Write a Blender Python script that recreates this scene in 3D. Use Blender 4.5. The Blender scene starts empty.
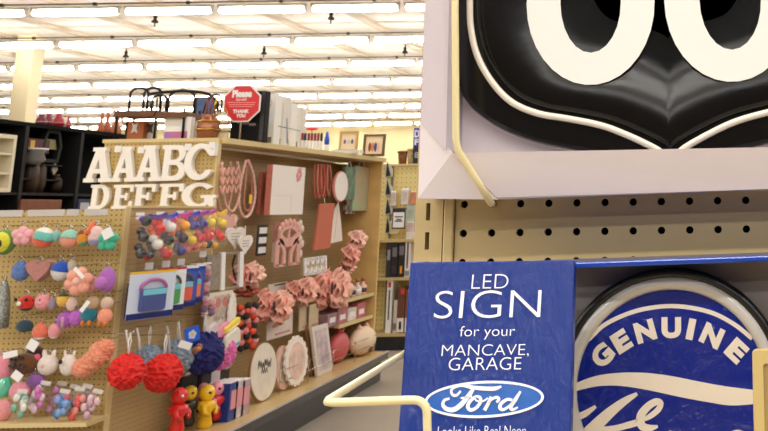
import bpy, math, random
from mathutils import Vector, Matrix
random.seed(7)
S = bpy.context.scene
COL = S.collection
V = Vector
pi = math.pi
# ------------------------------------------------------------------ camera
F, DV = 1000.0, 5000.0
PHI = 0.5*math.asin(2*F/DV)
RHO = 0.015
CAMZ = 1.4
cu = (-math.sin(RHO), -math.cos(RHO)); cr = (math.cos(RHO), -math.sin(RHO))
PPX = 710 + cu[0]*F*math.tan(PHI); PPY = 208 + cu[1]*F*math.tan(PHI)
FW = V((0, math.cos(PHI), math.sin(PHI))); UP = V((0, -math.sin(PHI), math.cos(PHI))); RT = V((1, 0, 0))
CAM = V((0, 0, CAMZ))
def ray(px, py):
    dx, dy = px-PPX, py-PPY
    return FW*F + RT*(dx*cr[0]+dy*cr[1]) + UP*(dx*cu[0]+dy*cu[1])
def PY(px, py, Y): r = ray(px, py); return CAM + r*(Y/r.y)
def PX(px, py, X): r = ray(px, py); return CAM + r*(X/r.x)
def PZ(px, py, Z): r = ray(px, py); return CAM + r*((Z-CAMZ)/r.z)
cd = bpy.data.cameras.new('camera'); co = bpy.data.objects.new('camera', cd); COL.objects.link(co)
cd.sensor_width = 36; cd.lens = F/768*36
r2 = RT*cr[0] + UP*cu[0]     # image right in world
u2 = -(RT*cr[1] + UP*cu[1])  # image up in world
m = Matrix((r2, u2, -FW)).transposed().to_4x4(); m.translation = CAM
co.matrix_world = m
# principal point measured in the rolled frame (image axes are kept, so plain offsets)
cd.shift_x = (384-PPX)/768; cd.shift_y = (PPY-215.5)/768
cd.clip_start = 0.02; cd.clip_end = 200
cd.dof.use_dof = True; cd.dof.focus_distance = 0.86; cd.dof.aperture_fstop = 42
S.camera = co
# ------------------------------------------------------------------ materials
def lin(c):
    c = c/255.0
    return c/12.92 if c <= .04045 else ((c+.055)/1.055)**2.4
def rgb(c): return (lin(c[0]), lin(c[1]), lin(c[2]), 1)
MATS = {}
def mat(name, c, rough=.6, metal=0, bump=None, var=0, vscale=20, coat=0, emit=0, alpha=1, coatbump=None, spec=.5, sheen=0, c2=None):
    if name in MATS: return MATS[name]
    M = bpy.data.materials.new(name); M.use_nodes = True; MATS[name] = M
    nt = M.node_tree; b = nt.nodes['Principled BSDF']; L = nt.links.new
    b.inputs['Base Color'].default_value = rgb(c); b.inputs['Roughness'].default_value = rough
    b.inputs['Metallic'].default_value = metal; b.inputs['Specular IOR Level'].default_value = spec
    b.inputs['Coat Weight'].default_value = coat; b.inputs['Coat Roughness'].default_value = .08
    b.inputs['Sheen Weight'].default_value = sheen
    if emit:
        b.inputs['Emission Color'].default_value = rgb(c); b.inputs['Emission Strength'].default_value = emit
    if alpha < 1: b.inputs['Alpha'].default_value = alpha
    tc = None
    if bump or var:
        tc = nt.nodes.new('ShaderNodeTexCoord')
    if var:
        n = nt.nodes.new('ShaderNodeTexNoise'); n.inputs['Scale'].default_value = vscale; n.inputs['Detail'].default_value = 4
        L(tc.outputs['Object'], n.inputs['Vector'])
        mx = nt.nodes.new('ShaderNodeMix'); mx.data_type = 'RGBA'
        k = 1-var
        mx.inputs['A'].default_value = rgb(c2) if c2 else tuple([x*k for x in rgb(c)[:3]]+[1])
        mx.inputs['B'].default_value = rgb(c)
        rp = nt.nodes.new('ShaderNodeMapRange'); rp.inputs['From Min'].default_value = .35; rp.inputs['From Max'].default_value = .62
        L(n.outputs['Fac'], rp.inputs['Value']); L(rp.outputs['Result'], mx.inputs['Factor'])
        L(mx.outputs['Result'], b.inputs['Base Color'])
    if coatbump:
        tc2 = nt.nodes.new('ShaderNodeTexCoord'); mp2 = nt.nodes.new('ShaderNodeMapping'); mp2.inputs['Scale'].default_value = coatbump[2]
        n3 = nt.nodes.new('ShaderNodeTexNoise'); n3.inputs['Scale'].default_value = coatbump[0]; n3.inputs['Detail'].default_value = 4; n3.inputs['Distortion'].default_value = 1.2
        b3 = nt.nodes.new('ShaderNodeBump'); b3.inputs['Strength'].default_value = coatbump[1]; b3.inputs['Distance'].default_value = .01
        L(tc2.outputs['Object'], mp2.inputs['Vector']); L(mp2.outputs['Vector'], n3.inputs['Vector']); L(n3.outputs['Fac'], b3.inputs['Height']); L(b3.outputs['Normal'], b.inputs['Coat Normal'])
    if bump:
        n2 = nt.nodes.new('ShaderNodeTexNoise'); n2.inputs['Scale'].default_value = bump[0]; n2.inputs['Detail'].default_value = 3
        if len(bump) > 2:
            mp = nt.nodes.new('ShaderNodeMapping'); mp.inputs['Scale'].default_value = bump[2]
            L(tc.outputs['Object'], mp.inputs['Vector']); L(mp.outputs['Vector'], n2.inputs['Vector'])
        else: L(tc.outputs['Object'], n2.inputs['Vector'])
        bp = nt.nodes.new('ShaderNodeBump'); bp.inputs['Strength'].default_value = bump[1]; bp.inputs['Distance'].default_value = .01
        L(n2.outputs['Fac'], bp.inputs['Height']); L(bp.outputs['Normal'], b.inputs['Normal'])
    return M
def pegmat(name, c, axes, pitch=.0254, r=.14, off=(0, 0)):
    """painted board with a regular grid of drilled holes, procedural"""
    M = bpy.data.materials.new(name); M.use_nodes = True
    nt = M.node_tree; b = nt.nodes['Principled BSDF']; L = nt.links.new
    b.inputs['Roughness'].default_value = .55
    tc = nt.nodes.new('ShaderNodeTexCoord'); sp = nt.nodes.new('ShaderNodeSeparateXYZ'); L(tc.outputs['Object'], sp.inputs[0])
    sq = []
    for k, ax in enumerate(axes):
        a = nt.nodes.new('ShaderNodeMath'); a.operation = 'MULTIPLY'; a.inputs[1].default_value = 1/pitch; L(sp.outputs[ax], a.inputs[0])
        f = nt.nodes.new('ShaderNodeMath'); f.operation = 'FRACT'; L(a.outputs[0], f.inputs[0])
        s = nt.nodes.new('ShaderNodeMath'); s.operation = 'SUBTRACT'; s.inputs[1].default_value = .5; L(f.outputs[0], s.inputs[0])
        p = nt.nodes.new('ShaderNodeMath'); p.operation = 'MULTIPLY'; L(s.outputs[0], p.inputs[0]); L(s.outputs[0], p.inputs[1]); sq.append(p)
    ad = nt.nodes.new('ShaderNodeMath'); ad.operation = 'ADD'; L(sq[0].outputs[0], ad.inputs[0]); L(sq[1].outputs[0], ad.inputs[1])
    lt = nt.nodes.new('ShaderNodeMath'); lt.operation = 'LESS_THAN'; lt.inputs[1].default_value = r*r; L(ad.outputs[0], lt.inputs[0])
    mx = nt.nodes.new('ShaderNodeMix'); mx.data_type = 'RGBA'
    mx.inputs['A'].default_value = rgb(c); mx.inputs['B'].default_value = rgb((60, 45, 25))
    L(lt.outputs[0], mx.inputs['Factor']); L(mx.outputs['Result'], b.inputs['Base Color'])
    return M
# ------------------------------------------------------------------ mesh builder
class Fr:
    def __init__(s, O, u, v, n=None):
        s.O = V(O); s.u = V(u).normalized(); s.v = V(v).normalized(); s.n = V(n).normalized() if n is not None else s.u.cross(s.v).normalized()
    def p(s, a, b, c=0): return s.O + s.u*a + s.v*b + s.n*c
    def px(s, x, y):
        r = ray(x, y); t = (s.O-CAM).dot(s.n)/r.dot(s.n); q = CAM + r*t - s.O
        return (q.dot(s.u), q.dot(s.v))
    def pxs(s, pts): return [s.px(x, y) for x, y in pts]
def front(O): return Fr(O, (1, 0, 0), (0, 0, 1), (0, -1, 0))
def side(O): return Fr(O, (0, 1, 0), (0, 0, 1), (1, 0, 0))
def cat_rom(pts, k=6, closed=False):
    pts = [V(p) if len(p) == 3 else V((p[0], p[1], 0)) for p in pts]
    n = len(pts); out = []
    rng = n if closed else n-1
    for i in range(rng):
        g = lambda j: pts[j % n] if closed else pts[max(0, min(n-1, j))]
        p0, p1, p2, p3 = g(i-1), g(i), g(i+1), g(i+2)
        for q in range(k):
            t = q/k
            out.append(.5*((2*p1)+(p2-p0)*t+(2*p0-5*p1+4*p2-p3)*t*t+(3*p1-p0-3*p2+p3)*t**3))
    if not closed: out.append(pts[-1].copy())
    return out
class MB:
    def __init__(s): s.v = []; s.f = []; s.sm = []
    def add(s, vs, fs, smooth=False):
        o = len(s.v); s.v += [V(x) for x in vs]; s.f += [tuple(i+o for i in f) for f in fs]; s.sm += [smooth]*len(fs); return s
    def box(s, c, d, fr=None):
        c = V(c); d = V(d)/2; vs = []
        for x in (-1, 1):
            for y in (-1, 1):
                for z in (-1, 1):
                    if fr: vs.append(c+fr.u*(x*d.x)+fr.v*(y*d.y)+fr.n*(z*d.z))
                    else: vs.append(c+V((x*d.x, y*d.y, z*d.z)))
        return s.add(vs, [(0, 1, 3, 2), (4, 6, 7, 5), (0, 4, 5, 1), (2, 3, 7, 6), (0, 2, 6, 4), (1, 5, 7, 3)])
    def bb(s, x0, x1, y0, y1, z0, z1): return s.box(((x0+x1)/2, (y0+y1)/2, (z0+z1)/2), (abs(x1-x0), abs(y1-y0), abs(z1-z0)))
    def prism(s, poly, fr, c0, c1):
        n = len(poly); vs = [fr.p(a[0], a[1], c0) for a in poly]+[fr.p(a[0], a[1], c1) for a in poly]
        fs = [tuple(range(n))[::-1], tuple(range(n, 2*n))]+[(i, (i+1) % n, n+(i+1) % n, n+i) for i in range(n)]
        return s.add(vs, fs)
    def hull(s, P0, P1):
        """prism between two matching 3-D polygons"""
        n = len(P0); return s.add(list(P0)+list(P1), [tuple(range(n))[::-1], tuple(range(n, 2*n))]+[(i, (i+1) % n, n+(i+1) % n, n+i) for i in range(n)])
    def ring(s, po, pi_, fr, c0, c1, closed=True):
        n = len(po); vs = []
        for c in (c0, c1):
            vs += [fr.p(a[0], a[1], c) for a in po]+[fr.p(a[0], a[1], c) for a in pi_]
        fs = []
        for i in range(n if closed else n-1):
            j = (i+1) % n
            fs += [(i, n+i, n+j, j), (2*n+i, 2*n+j, 3*n+j, 3*n+i), (i, j, 2*n+j, 2*n+i), (n+i, 3*n+i, 3*n+j, n+j)]
        if not closed:
            fs += [(0, 2*n, 3*n, n), (n-1, 2*n-1, 4*n-1, 3*n-1)]
        return s.add(vs, fs)
    def stroke(s, pts, w, fr, c0, c1, k=6, closed=False):
        """ribbon of width w (number or list) along smooth 2-D points"""
        P = cat_rom(pts, k, closed); n = len(P)
        W = w if isinstance(w, (list, tuple)) else [w]*len(pts)
        L_, R_ = [], []
        for i, p in enumerate(P):
            t = (P[(i+1) % n]-P[i-1]) if closed else (P[min(n-1, i+1)]-P[max(0, i-1)])
            t = t.normalized() if t.length > 1e-9 else V((1, 0, 0))
            q = min(len(W)-1.0, i/k); a = int(q); ww = W[a] if a >= len(W)-1 else W[a]+(W[a+1]-W[a])*(q-a)
            o = V((-t.y, t.x, 0))*(ww/2)
            L_.append((p.x+o.x, p.y+o.y)); R_.append((p.x-o.x, p.y-o.y))
        return s.ring(L_, R_, fr, c0, c1, closed)
    def tube(s, pts, r, seg=8, closed=False, k=0):
        P = cat_rom(pts, k, closed) if k else [V(p) for p in pts]
        n = len(P); R = r if isinstance(r, (list, tuple)) else None
        vs = []; prev = None
        for i, p in enumerate(P):
            if closed: t = P[(i+1) % n]-P[i-1]
            else: t = P[min(n-1, i+1)]-P[max(0, i-1)]
            t.normalize()
            if prev is None:
                a = V((0, 0, 1)) if abs(t.z) < .9 else V((1, 0, 0))
                prev = (a-t*a.dot(t)).normalized()
            else:
                prev = (prev-t*prev.dot(t)).normalized()
            b = t.cross(prev)
            rr = R[i % len(R)] if R else r
            vs += [p+prev*(rr*math.cos(2*pi*j/seg))+b*(rr*math.sin(2*pi*j/seg)) for j in range(seg)]
        fs = []
        for i in range(n if closed else n-1):
            for j in range(seg):
                a, b = i*seg+j, i*seg+(j+1) % seg; c = ((i+1) % n)*seg
                fs.append((a, b, c+(j+1) % seg, c+j))
        if not closed: fs += [tuple(range(seg))[::-1], tuple(range((n-1)*seg, n*seg))]
        return s.add(vs, fs, True)
    def ball(s, c, r, seg=14, rings=9, bump=0, freq=5, rot=None, lo=0, hi=pi):
        c = V(c); rr = V((r, r, r)) if isinstance(r, (int, float)) else V(r); vs = []; ph = random.random()*9
        for i in range(rings+1):
            th = lo+(hi-lo)*i/rings
            for j in range(seg):
                f = 2*pi*j/seg
                k = 1+bump*math.sin(freq*f+ph+i*1.7)*math.sin(freq*th+ph*2)
                d = V((math.sin(th)*math.cos(f)*rr.x, math.sin(th)*math.sin(f)*rr.y, math.cos(th)*rr.z))*k
                if rot: d = rot @ d
                vs.append(c+d)
        fs = [(i*seg+j, (i+1)*seg+j, (i+1)*seg+(j+1) % seg, i*seg+(j+1) % seg) for i in range(rings) for j in range(seg)]
        if lo > 0: fs.append(tuple(range(seg)))
        if hi < pi: fs.append(tuple(range(rings*seg, (rings+1)*seg))[::-1])
        return s.add(vs, fs, True)
    def fluff(s, c, r, n=3, amp=.18, sc=1.0):
        """pom-pom: ball with a rough tufted surface"""
        c = V(c); rr = V((r, r, r)) if isinstance(r, (int, float)) else V(r)
        seg, rings = 32, 22; vs = []
        for i in range(rings+1):
            th = pi*i/rings; a = [1+amp*(random.random()*2-1) for _ in range(seg)]
            if i in (0, rings): a = [1]*seg
            for j in range(seg):
                f = 2*pi*j/seg
                vs.append(c+V((math.sin(th)*math.cos(f)*rr.x, math.sin(th)*math.sin(f)*rr.y, math.cos(th)*rr.z))*a[j])
        return s.add(vs, [(i*seg+j, (i+1)*seg+j, (i+1)*seg+(j+1) % seg, i*seg+(j+1) % seg) for i in range(rings) for j in range(seg)], False)
    def ruff(s, c, ww, hh, x0, waves, amp, ph, cup):
        """one wavy petal sheet facing +X"""
        c = V(c); n, R = 48, 7; vs = []
        for sd in (0, 1):
            for i in range(R+1):
                q = i/R
                for j in range(n):
                    a = 2*pi*j/n; k = q*(1+.10*q*math.sin(waves*.5*a+ph)+.04*math.sin(11*a+ph*3)*q)
                    vs.append(c+V((x0+amp*q*q*math.sin(waves*a+ph)+cup*(1-q*q)-.004*sd, ww*k*math.cos(a), hh*k*math.sin(a))))
        o = (R+1)*n; fs = []
        for sd in (0, 1):
            for i in range(R):
                for j in range(n): fs.append((sd*o+i*n+j, sd*o+i*n+(j+1) % n, sd*o+(i+1)*n+(j+1) % n, sd*o+(i+1)*n+j))
        for j in range(n): fs.append((R*n+j, R*n+(j+1) % n, o+R*n+(j+1) % n, o+R*n+j))
        return s.add(vs, fs, True)
    def lathe(s, prof, base, seg=14, axis='z'):
        base = V(base); vs = []
        for r, h in prof:
            for j in range(seg):
                f = 2*pi*j/seg; a, b = r*math.cos(f), r*math.sin(f)
                vs.append(base+(V((a, b, h)) if axis == 'z' else V((a, -h, b)) if axis == 'y' else V((h, a, b))))
        n = len(prof)
        fs = [(i*seg+j, i*seg+(j+1) % seg, (i+1)*seg+(j+1) % seg, (i+1)*seg+j) for i in range(n-1) for j in range(seg)]
        fs += [tuple(range(seg))[::-1], tuple(range((n-1)*seg, n*seg))]
        return s.add(vs, fs, True)
    def base(s):
        xs = [v.x for v in s.v]; ys = [v.y for v in s.v]; zs = [v.z for v in s.v]
        return V(((min(xs)+max(xs))/2, (min(ys)+max(ys))/2, min(zs)))
    def build(s, name, m, parent=None, bevel=0, label=None, kind=None):
        me = bpy.data.meshes.new(name)
        org = V((0, 0, 0))
        if parent is not None:
            q = parent
            while q is not None: org = org+q.location; q = q.parent
            loc = V((0, 0, 0))
        else:
            org = s.base(); loc = org
        me.from_pydata([v-org for v in s.v], [], s.f)
        me.validate(); me.update()
        import bmesh
        bm = bmesh.new(); bm.from_mesh(me)
        bmesh.ops.recalc_face_normals(bm, faces=bm.faces[:]); bm.to_mesh(me); bm.free()
        if len(me.polygons) == len(s.sm): me.polygons.foreach_set('use_smooth', s.sm)
        me.materials.append(m)
        o = bpy.data.objects.new(name, me); COL.objects.link(o); o.location = loc
        if parent is not None: o.parent = parent
        if bevel:
            b = o.modifiers.new('bevel', 'BEVEL'); b.width = bevel; b.segments = 2; b.limit_method = 'ANGLE'
        if label: o['label'] = label
        if kind: o['kind'] = kind
        return o
    def thing(s, name, m, label, cat, group=None, bevel=0, kind=None):
        o = s.build(name, m, None, bevel); tag(o, label, cat, group)
        if kind: o['kind'] = kind
        return o
def tag(o, label, cat, group=None):
    o['label'] = label; o['category'] = cat
    if group: o['group'] = group
    return o
def thing(name, loc, label, cat, group=None):
    o = bpy.data.objects.new(name, None); COL.objects.link(o); o.location = V(loc); o.empty_display_size = .02
    return tag(o, label, cat, group)
def struct(name, mb, m): return mb.build(name, m, kind='structure')
def copy_thing(o, loc, label=None, group=None):
    c = o.copy(); COL.objects.link(c); c.location = V(loc)
    if label: c['label'] = label
    if group: c['group'] = group
    for ch in list(o.children):
        d = ch.copy(); COL.objects.link(d); d.parent = c
        for g in list(ch.children):
            e = g.copy(); COL.objects.link(e); e.parent = d
    return c
def textmesh(body, bold=0, spacing=1.0, shear=0):
    cu_ = bpy.data.curves.new('lettering', 'FONT'); cu_.body = body; cu_.offset = bold; cu_.space_character = spacing; cu_.shear = shear; cu_.resolution_u = 5
    o = bpy.data.objects.new('lettering', cu_); COL.objects.link(o)
    bpy.context.view_layer.update()
    me = bpy.data.meshes.new_from_object(o.evaluated_get(bpy.context.evaluated_depsgraph_get()))
    vs = [v.co.copy() for v in me.vertices]; fs = [tuple(p.vertices) for p in me.polygons]
    bpy.data.objects.remove(o); bpy.data.curves.remove(cu_); bpy.data.meshes.remove(me)
    x0, x1 = min(v.x for v in vs), max(v.x for v in vs); y0, y1 = min(v.y for v in vs), max(v.y for v in vs)
    return [((v.x-x0)/(x1-x0), (v.y-y0)/(y1-y0)) for v in vs], fs
def text(mb, body, fr, a0, b0, w, h, c, bold=0, spacing=1.0, shear=0, rot=0):
    """lettering filling the box (a0,b0,w,h) of a frame, lifted by c"""
    t, fs = textmesh(body, bold, spacing, shear); vs = []
    for x, y in t:
        dx, dy = (x-.5)*w, (y-.5)*h
        vs.append(fr.p(a0+w/2+dx*math.cos(rot)-dy*math.sin(rot), b0+h/2+dx*math.sin(rot)+dy*math.cos(rot), c))
    mb.add(vs, fs); return mb
def textpx(mb, body, fr, x0, y0, x1, y1, c, **k):
    ym, xm = (y0+y1)/2, (x0+x1)/2
    a0 = fr.px(x0, ym)[0]; a1 = fr.px(x1, ym)[0]; b1 = fr.px(xm, y0)[1]; b0 = fr.px(xm, y1)[1]
    return text(mb, body, fr, a0, b0, a1-a0, b1-b0, c, **k)
def fill(loops, fr, c0, c1):
    """solid from 2-D outlines with holes (curve fill), returned as MB"""
    cu_ = bpy.data.curves.new('outline', 'CURVE'); cu_.dimensions = '2D'; cu_.fill_mode = 'BOTH'; cu_.extrude = .5
    for lp in loops:
        sp = cu_.splines.new('POLY'); sp.points.add(len(lp)-1); sp.use_cyclic_u = True
        for i, q in enumerate(lp): sp.points[i].co = (q[0], q[1], 0, 1)
    o = bpy.data.objects.new('outline', cu_); COL.objects.link(o); bpy.context.view_layer.update()
    me = bpy.data.meshes.new_from_object(o.evaluated_get(bpy.context.evaluated_depsgraph_get()))
    vs = [fr.p(v.co.x, v.co.y, c0+(c1-c0)*(v.co.z+.5)) for v in me.vertices]; fs = [tuple(p.vertices) for p in me.polygons]
    bpy.data.objects.remove(o); bpy.data.curves.remove(cu_); bpy.data.meshes.remove(me)
    return MB().add(vs, fs)
def ell(cx, cy, rx, ry, n=32, a0=0, a1=2*pi, end=False):
    return [(cx+rx*math.cos(a0+(a1-a0)*i/(n-1 if end else n)), cy+ry*math.sin(a0+(a1-a0)*i/(n-1 if end else n))) for i in range(n)]
def rrect(a0, b0, a1, b1, r, n=4):
    out = []
    for cx, cy, s in ((a1-r, b1-r, 0), (a0+r, b1-r, pi/2), (a0+r, b0+r, pi), (a1-r, b0+r, 1.5*pi)):
        out += [(cx+r*math.cos(s+pi/2*i/n), cy+r*math.sin(s+pi/2*i/n)) for i in range(n+1)]
    return out
# ------------------------------------------------------------------ shared materials
TAN = mat('tan_paint', (205, 184, 134), .5, bump=(60, .03))
TAN2 = mat('tan_shelf_paint', (196, 172, 118), .45)
WHITE = mat('white_card', (238, 232, 232), .55)
CREAM = mat('cream_wire', (236, 222, 172), .35)
BLACK = mat('black_plastic', (14, 14, 15), .35)
WTAG = mat('white_paper', (240, 238, 238), .6)
CHROME = mat('chrome_wire', (200, 196, 190), .25, 1)
CLEAR = mat('clear_plastic', (235, 235, 240), .12, alpha=.035)
FROST = mat('milky_plastic', (240, 238, 236), .2, alpha=.5)
DARKWOOD = mat('dark_wood', (60, 38, 22), .5, var=.4, vscale=15)
# ------------------------------------------------------------------ room shell
ZL = CAMZ+2.68; ZC = ZL+.29
FLOORM = mat('floor_concrete', (160, 148, 134), .4, var=.12, vscale=3, bump=(30, .02))
struct('floor', MB().bb(-30, 14, -9, 33.2, -.1, 0), FLOORM)
CEILM = mat('ceiling_paint', (238, 230, 218), .8, var=.1, vscale=1.5)
mb = MB(); mb.bb(-30, 14, -9, 33.2, ZC, ZC+.1)
struct('ceiling', mb, CEILM)
WALLM = mat('wall_yellow_paint', (240, 226, 178), .7, bump=(20, .02))
mb = MB(); mb.bb(-30, 14, 33, 33.2, 0, ZC)
struct('wall_back', mb, WALLM)
struct('wall_left', MB().bb(-30.2, -30, -9, 33.2, 0, ZC), WALLM)
struct('wall_right', MB().bb(14, 14.2, -9, 33.2, 0, ZC), mat('wall_right_paint', (150, 138, 118), .8))
struct('wall_front', MB().bb(-30, 14, -9.2, -9, 0, ZC), mat('wall_dim_paint', (88, 80, 72), .8))
# square pillar in the distance
q = PY(27, 80, 16.4)
t = thing('pillar', (q.x, 16.4, 0), 'cream square pillar rising to the ceiling at the far left', 'pillar')
MB().bb(q.x-.14, q.x+.14, 16.26, 16.54, 0, ZC-.002).build('shaft', mat('pillar_paint', (236, 220, 182), .6), t)
MB().bb(q.x-.17, q.x+.17, 16.23, 16.57, 0, .25).build('base', TAN, t)
# ------------------------------------------------------------------ ceiling lamps
LAMP = mat('lamp_diffuser', (255, 252, 246), .5, emit=11)
LHOUS = mat('lamp_housing', (190, 180, 165), .5)
LX0, LDX, LY0, LDY = -7.82, 1.247, 13.1, 2.53
def make_lamp(label, x, y):
    t = thing('ceiling_lamp', (x, y, ZL), label, 'lamp', 'fluorescent strip lamps on the ceiling')
    hl = (LDX-.10)/2
    mb = MB(); prof = [(0.0, -hl), (.026, -hl+.004), (.038, -hl+.03), (.043, -hl+.08), (.043, hl-.08), (.038, hl-.03), (.026, hl-.004), (0.0, hl)]
    mb.lathe(prof, (x, y, ZL), 12, 'x'); mb.build('diffuser', LAMP, t)
    MB().bb(x-hl-.02, x+hl+.02, y-.03, y+.03, ZL+.046, ZL+.08).build('housing', LHOUS, t)
    for s in (-1, 1): MB().bb(x+s*hl-.012, x+s*hl+.012, y-.022, y+.022, ZL-.02, ZL+.055).build('end_cap', LHOUS, t)
    return t
lamp0 = None
rows_ = ['nearest row in view', 'second row from the front', 'third row from the front', 'fourth row from the front', 'fifth row from the front', 'sixth row from the front', 'seventh row, towards the back', 'farthest row before the back wall']
ords = ['first', 'second', 'third', 'fourth', 'fifth', 'sixth', 'seventh', 'eighth', 'ninth', 'tenth', 'eleventh', 'twelfth', 'thirteenth', 'fourteenth']
def projx(X, Y, Z):
    d = V((X, Y, Z))-CAM; z = d.dot(FW); a = F*d.dot(RT)/z; b = F*d.dot(UP)/z
    return (PPX+cr[0]*a+cu[0]*b, PPY+cr[1]*a+cu[1]*b)
RAILM = mat('rail_metal', (120, 108, 92), .5)
for j in range(8):
    y = LY0+LDY*j; n = 0; xs = []
    for k in range(-16, 14):
        x = LX0+LDX*(k+.5)
        a = projx(x-LDX/2, y, ZL)[0]; b = projx(x+LDX/2, y, ZL)[0]
        if b < -10 or a > 520: continue
        lab = '%s white strip lamp from the left in the %s' % (ords[n], rows_[j]); n += 1
        if lamp0 is None: lamp0 = make_lamp(lab, x, y)
        else: copy_thing(lamp0, (x, y, ZL), lab)
        xs.append(x)
    rl = thing('lamp_rail', ((xs[0]+xs[-1])/2, y, ZL+.11), 'thin dark hanging rail above the %s of strip lamps' % rows_[j], 'rail', 'lamp rails under the ceiling')
    x0, x1 = xs[0]-LDX, xs[-1]+LDX*.5
    MB().bb(x0, x1, y-.012, y+.012, ZL+.11, ZL+.126).build('channel', RAILM, rl)
    for k, x in enumerate(xs):
        MB().bb(x-.02+LDX*.2, x+.02+LDX*.2, y-.02, y+.02, ZL+.095, ZL+.135).build('clip', mat('clip_dark', (40, 34, 30), .5), rl)
for k in range(24):
    xk = LX0+LDX*(k-16); struct('trim_%d' % (k+1), MB().bb(xk-.07, xk+.07, 8, 33, ZC-.05, ZC-.001), mat('purlin_paint', (206, 192, 170), .8))  # darker strips added to imitate the shade bands between lamp ends
# lamps of the same rows outside the picture, as light sources only
def strip(x, y, lx, power, name='strip_light'):
    l = bpy.data.lights.new(name, 'AREA'); l.shape = 'RECTANGLE'; l.size = lx; l.size_y = .10; l.energy = power; l.color = (1, .97, .92)
    o = bpy.data.objects.new(name, l); COL.objects.link(o); o.location = (x, y, ZL-.06); return o
for y in (LY0-LDY*k for k in range(1, 9)):
    strip(-3, y, 20, 74 if y > 2.5 else 158)
for j in range(0, 6): strip(3.5, LY0+LDY*j, 9, 50)
# sprinklers
for n, (px, py, wh) in enumerate([(155, 20, 'above the nearest strip lamps, upper left'), (126, 55, 'over the letters display, between lamp rows'), (264, 52, 'right above the red octagonal sign'), (331, 17, 'near the top edge, middle of the ceiling'), (405, 51, 'beside the upper white sign box')]):
    Yq = (ZC-.16-CAMZ)/((208+.015*(710-px)-py)/1000.)*.97
    q = PZ(px, py, ZC-.16)
    t = thing('sprinkler', (q.x, q.y, ZC-.16), 'small dark sprinkler head on the ceiling ' + wh, 'sprinkler', 'ceiling sprinklers')
    MB().lathe([(.012, -.1), (.012, .16)], (q.x, q.y, ZC-.16), 8).build('pipe', RAILM, t)
    MB().lathe([(.01, -.16), (.05, -.15), (.05, -.13), (.02, -.1), (.03, -.06), (.012, -.03)], (q.x, q.y, ZC-.05), 10).build('head', mat('sprinkler_dark', (60, 52, 46), .4, .6), t)
# ================================================================== NEAR DISPLAY
YB = .92
sc = .0254
q0 = PY(463.2, 233.4, YB)                       # one hole centre
hx, hz = q0.x, q0.z
fr = front((0, YB, 0))
unit = thing('display_rack', (0, YB+.03, 0), 'tan steel display rack with pegboard back and slotted upright, close on the right', 'shelf')
ZT, ZBm = CAMZ+.5, .55
xl = PY(455, 235, YB).x
x_end = hx+sc*26.5
# perforated board: real holes
mb = MB(); hr = .0034; N = 16
for i in range(27):
    for j in range(-12, 14):
        cx, cz = hx+sc*i, hz+sc*j
        l = sc/2 if i > 0 else cx-xl
        po = []
        for k in range(N):
            a = 2*pi*k/N; c_, s_ = math.cos(a), math.sin(a); mm = max(abs(c_), abs(s_))
            ex = c_/mm*(sc/2); po.append((cx+(ex if ex > 0 else ex*l/(sc/2)), cz+s_/mm*sc/2))
        pi2 = ell(cx, cz, hr, hr, N)
        vs = [fr.p(a, b) for a, b in po]+[fr.p(a, b) for a, b in pi2]+[fr.p(a, b, -.005) for a, b in pi2]
        fs = [(k, (k+1) % N, N+(k+1) % N, N+k) for k in range(N)]+[(N+k, N+(k+1) % N, 2*N+(k+1) % N, 2*N+k) for k in range(N)]
        mb.add(vs, fs)
zlo, zhi = hz-12.5*sc, hz+13.5*sc
mb.bb(xl, x_end, YB, YB+.005, ZBm, zlo); mb.bb(xl, x_end, YB, YB+.005, zhi, ZT)
mb.build('pegboard', TAN, unit)
MB().bb(xl, x_end, YB+.02, YB+.025, 0, ZT).build('backing', mat('dark_void', (8, 7, 6), .9), unit)  # near-black sheet stands in for the shade in the hollow behind the holes
a1 = PY(443, 235, YB).x; a0 = PY(415.5, 235, YB).x
MB().bb(a1+.0008, xl-.0008, YB-.004, YB+.02, 0, ZT).build('trim_strip', TAN, unit, bevel=.0015)
# slotted upright
sx = PY(428.8, 218, YB).x; sw = .0019
mb = MB(); yu = YB-.003
frU = front((0, yu, 0))
zc0 = PY(429, 211.8, yu).z
k0 = -14
zs = [zc0+.0254*k for k in range(-14, 16)]
mb.bb(a0, sx-sw, yu, YB+.03, 0, ZT); mb.bb(sx+sw, a1, yu, YB+.03, 0, ZT)
prev = 0
for z in zs:
    mb.bb(sx-sw, sx+sw, yu, YB+.03, prev, z-.0076); prev = z+.0076
mb.bb(sx-sw, sx+sw, yu, YB+.03, prev, ZT)
mb.build('upright', TAN, unit)
zs_deck = 1.4-.31
ns_ = thing('shelf_board', (.03, .7, zs_deck-.03), 'tan metal shelf carrying the blue carton, just below the picture edge', 'shelf')
MB().bb(a0, x_end, .5, YB-.004, zs_deck-.03, zs_deck).build('board', TAN2, ns_, bevel=.003)
MB().bb(a0, x_end, .62, YB-.004, 0, .15).build('base', TAN2, unit)
# ---------------------------------------------------------------- route sign in white tray box
YF = .845
al = .020
frT = Fr(PY(418, 198, YF), (math.cos(al), 0, math.sin(al)), (-math.sin(al), 0, math.cos(al)), (0, -1, 0))
WBOX = mat('white_corrugated_card', (236, 228, 232), .6, bump=(40, .04))
tb = thing('sign_box', PY(600, 196, YF), 'open white cardboard tray box holding the black road shield sign, top right', 'box')
PW, PH = .486, .44
def at_depth(x, y, Y): return PY(x, y, Y)
# back panel
frK = Fr(frT.O+V((0, .058, 0)), frT.u, frT.v, frT.n)
mb = MB(); k = frK.pxs([(438, 150)])[0]
mb.prism([(.018, .02), (PW, .02), (PW, PH), (.018, PH)], frK, 0, .004); mb.build('back_panel', WBOX, tb)
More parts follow.
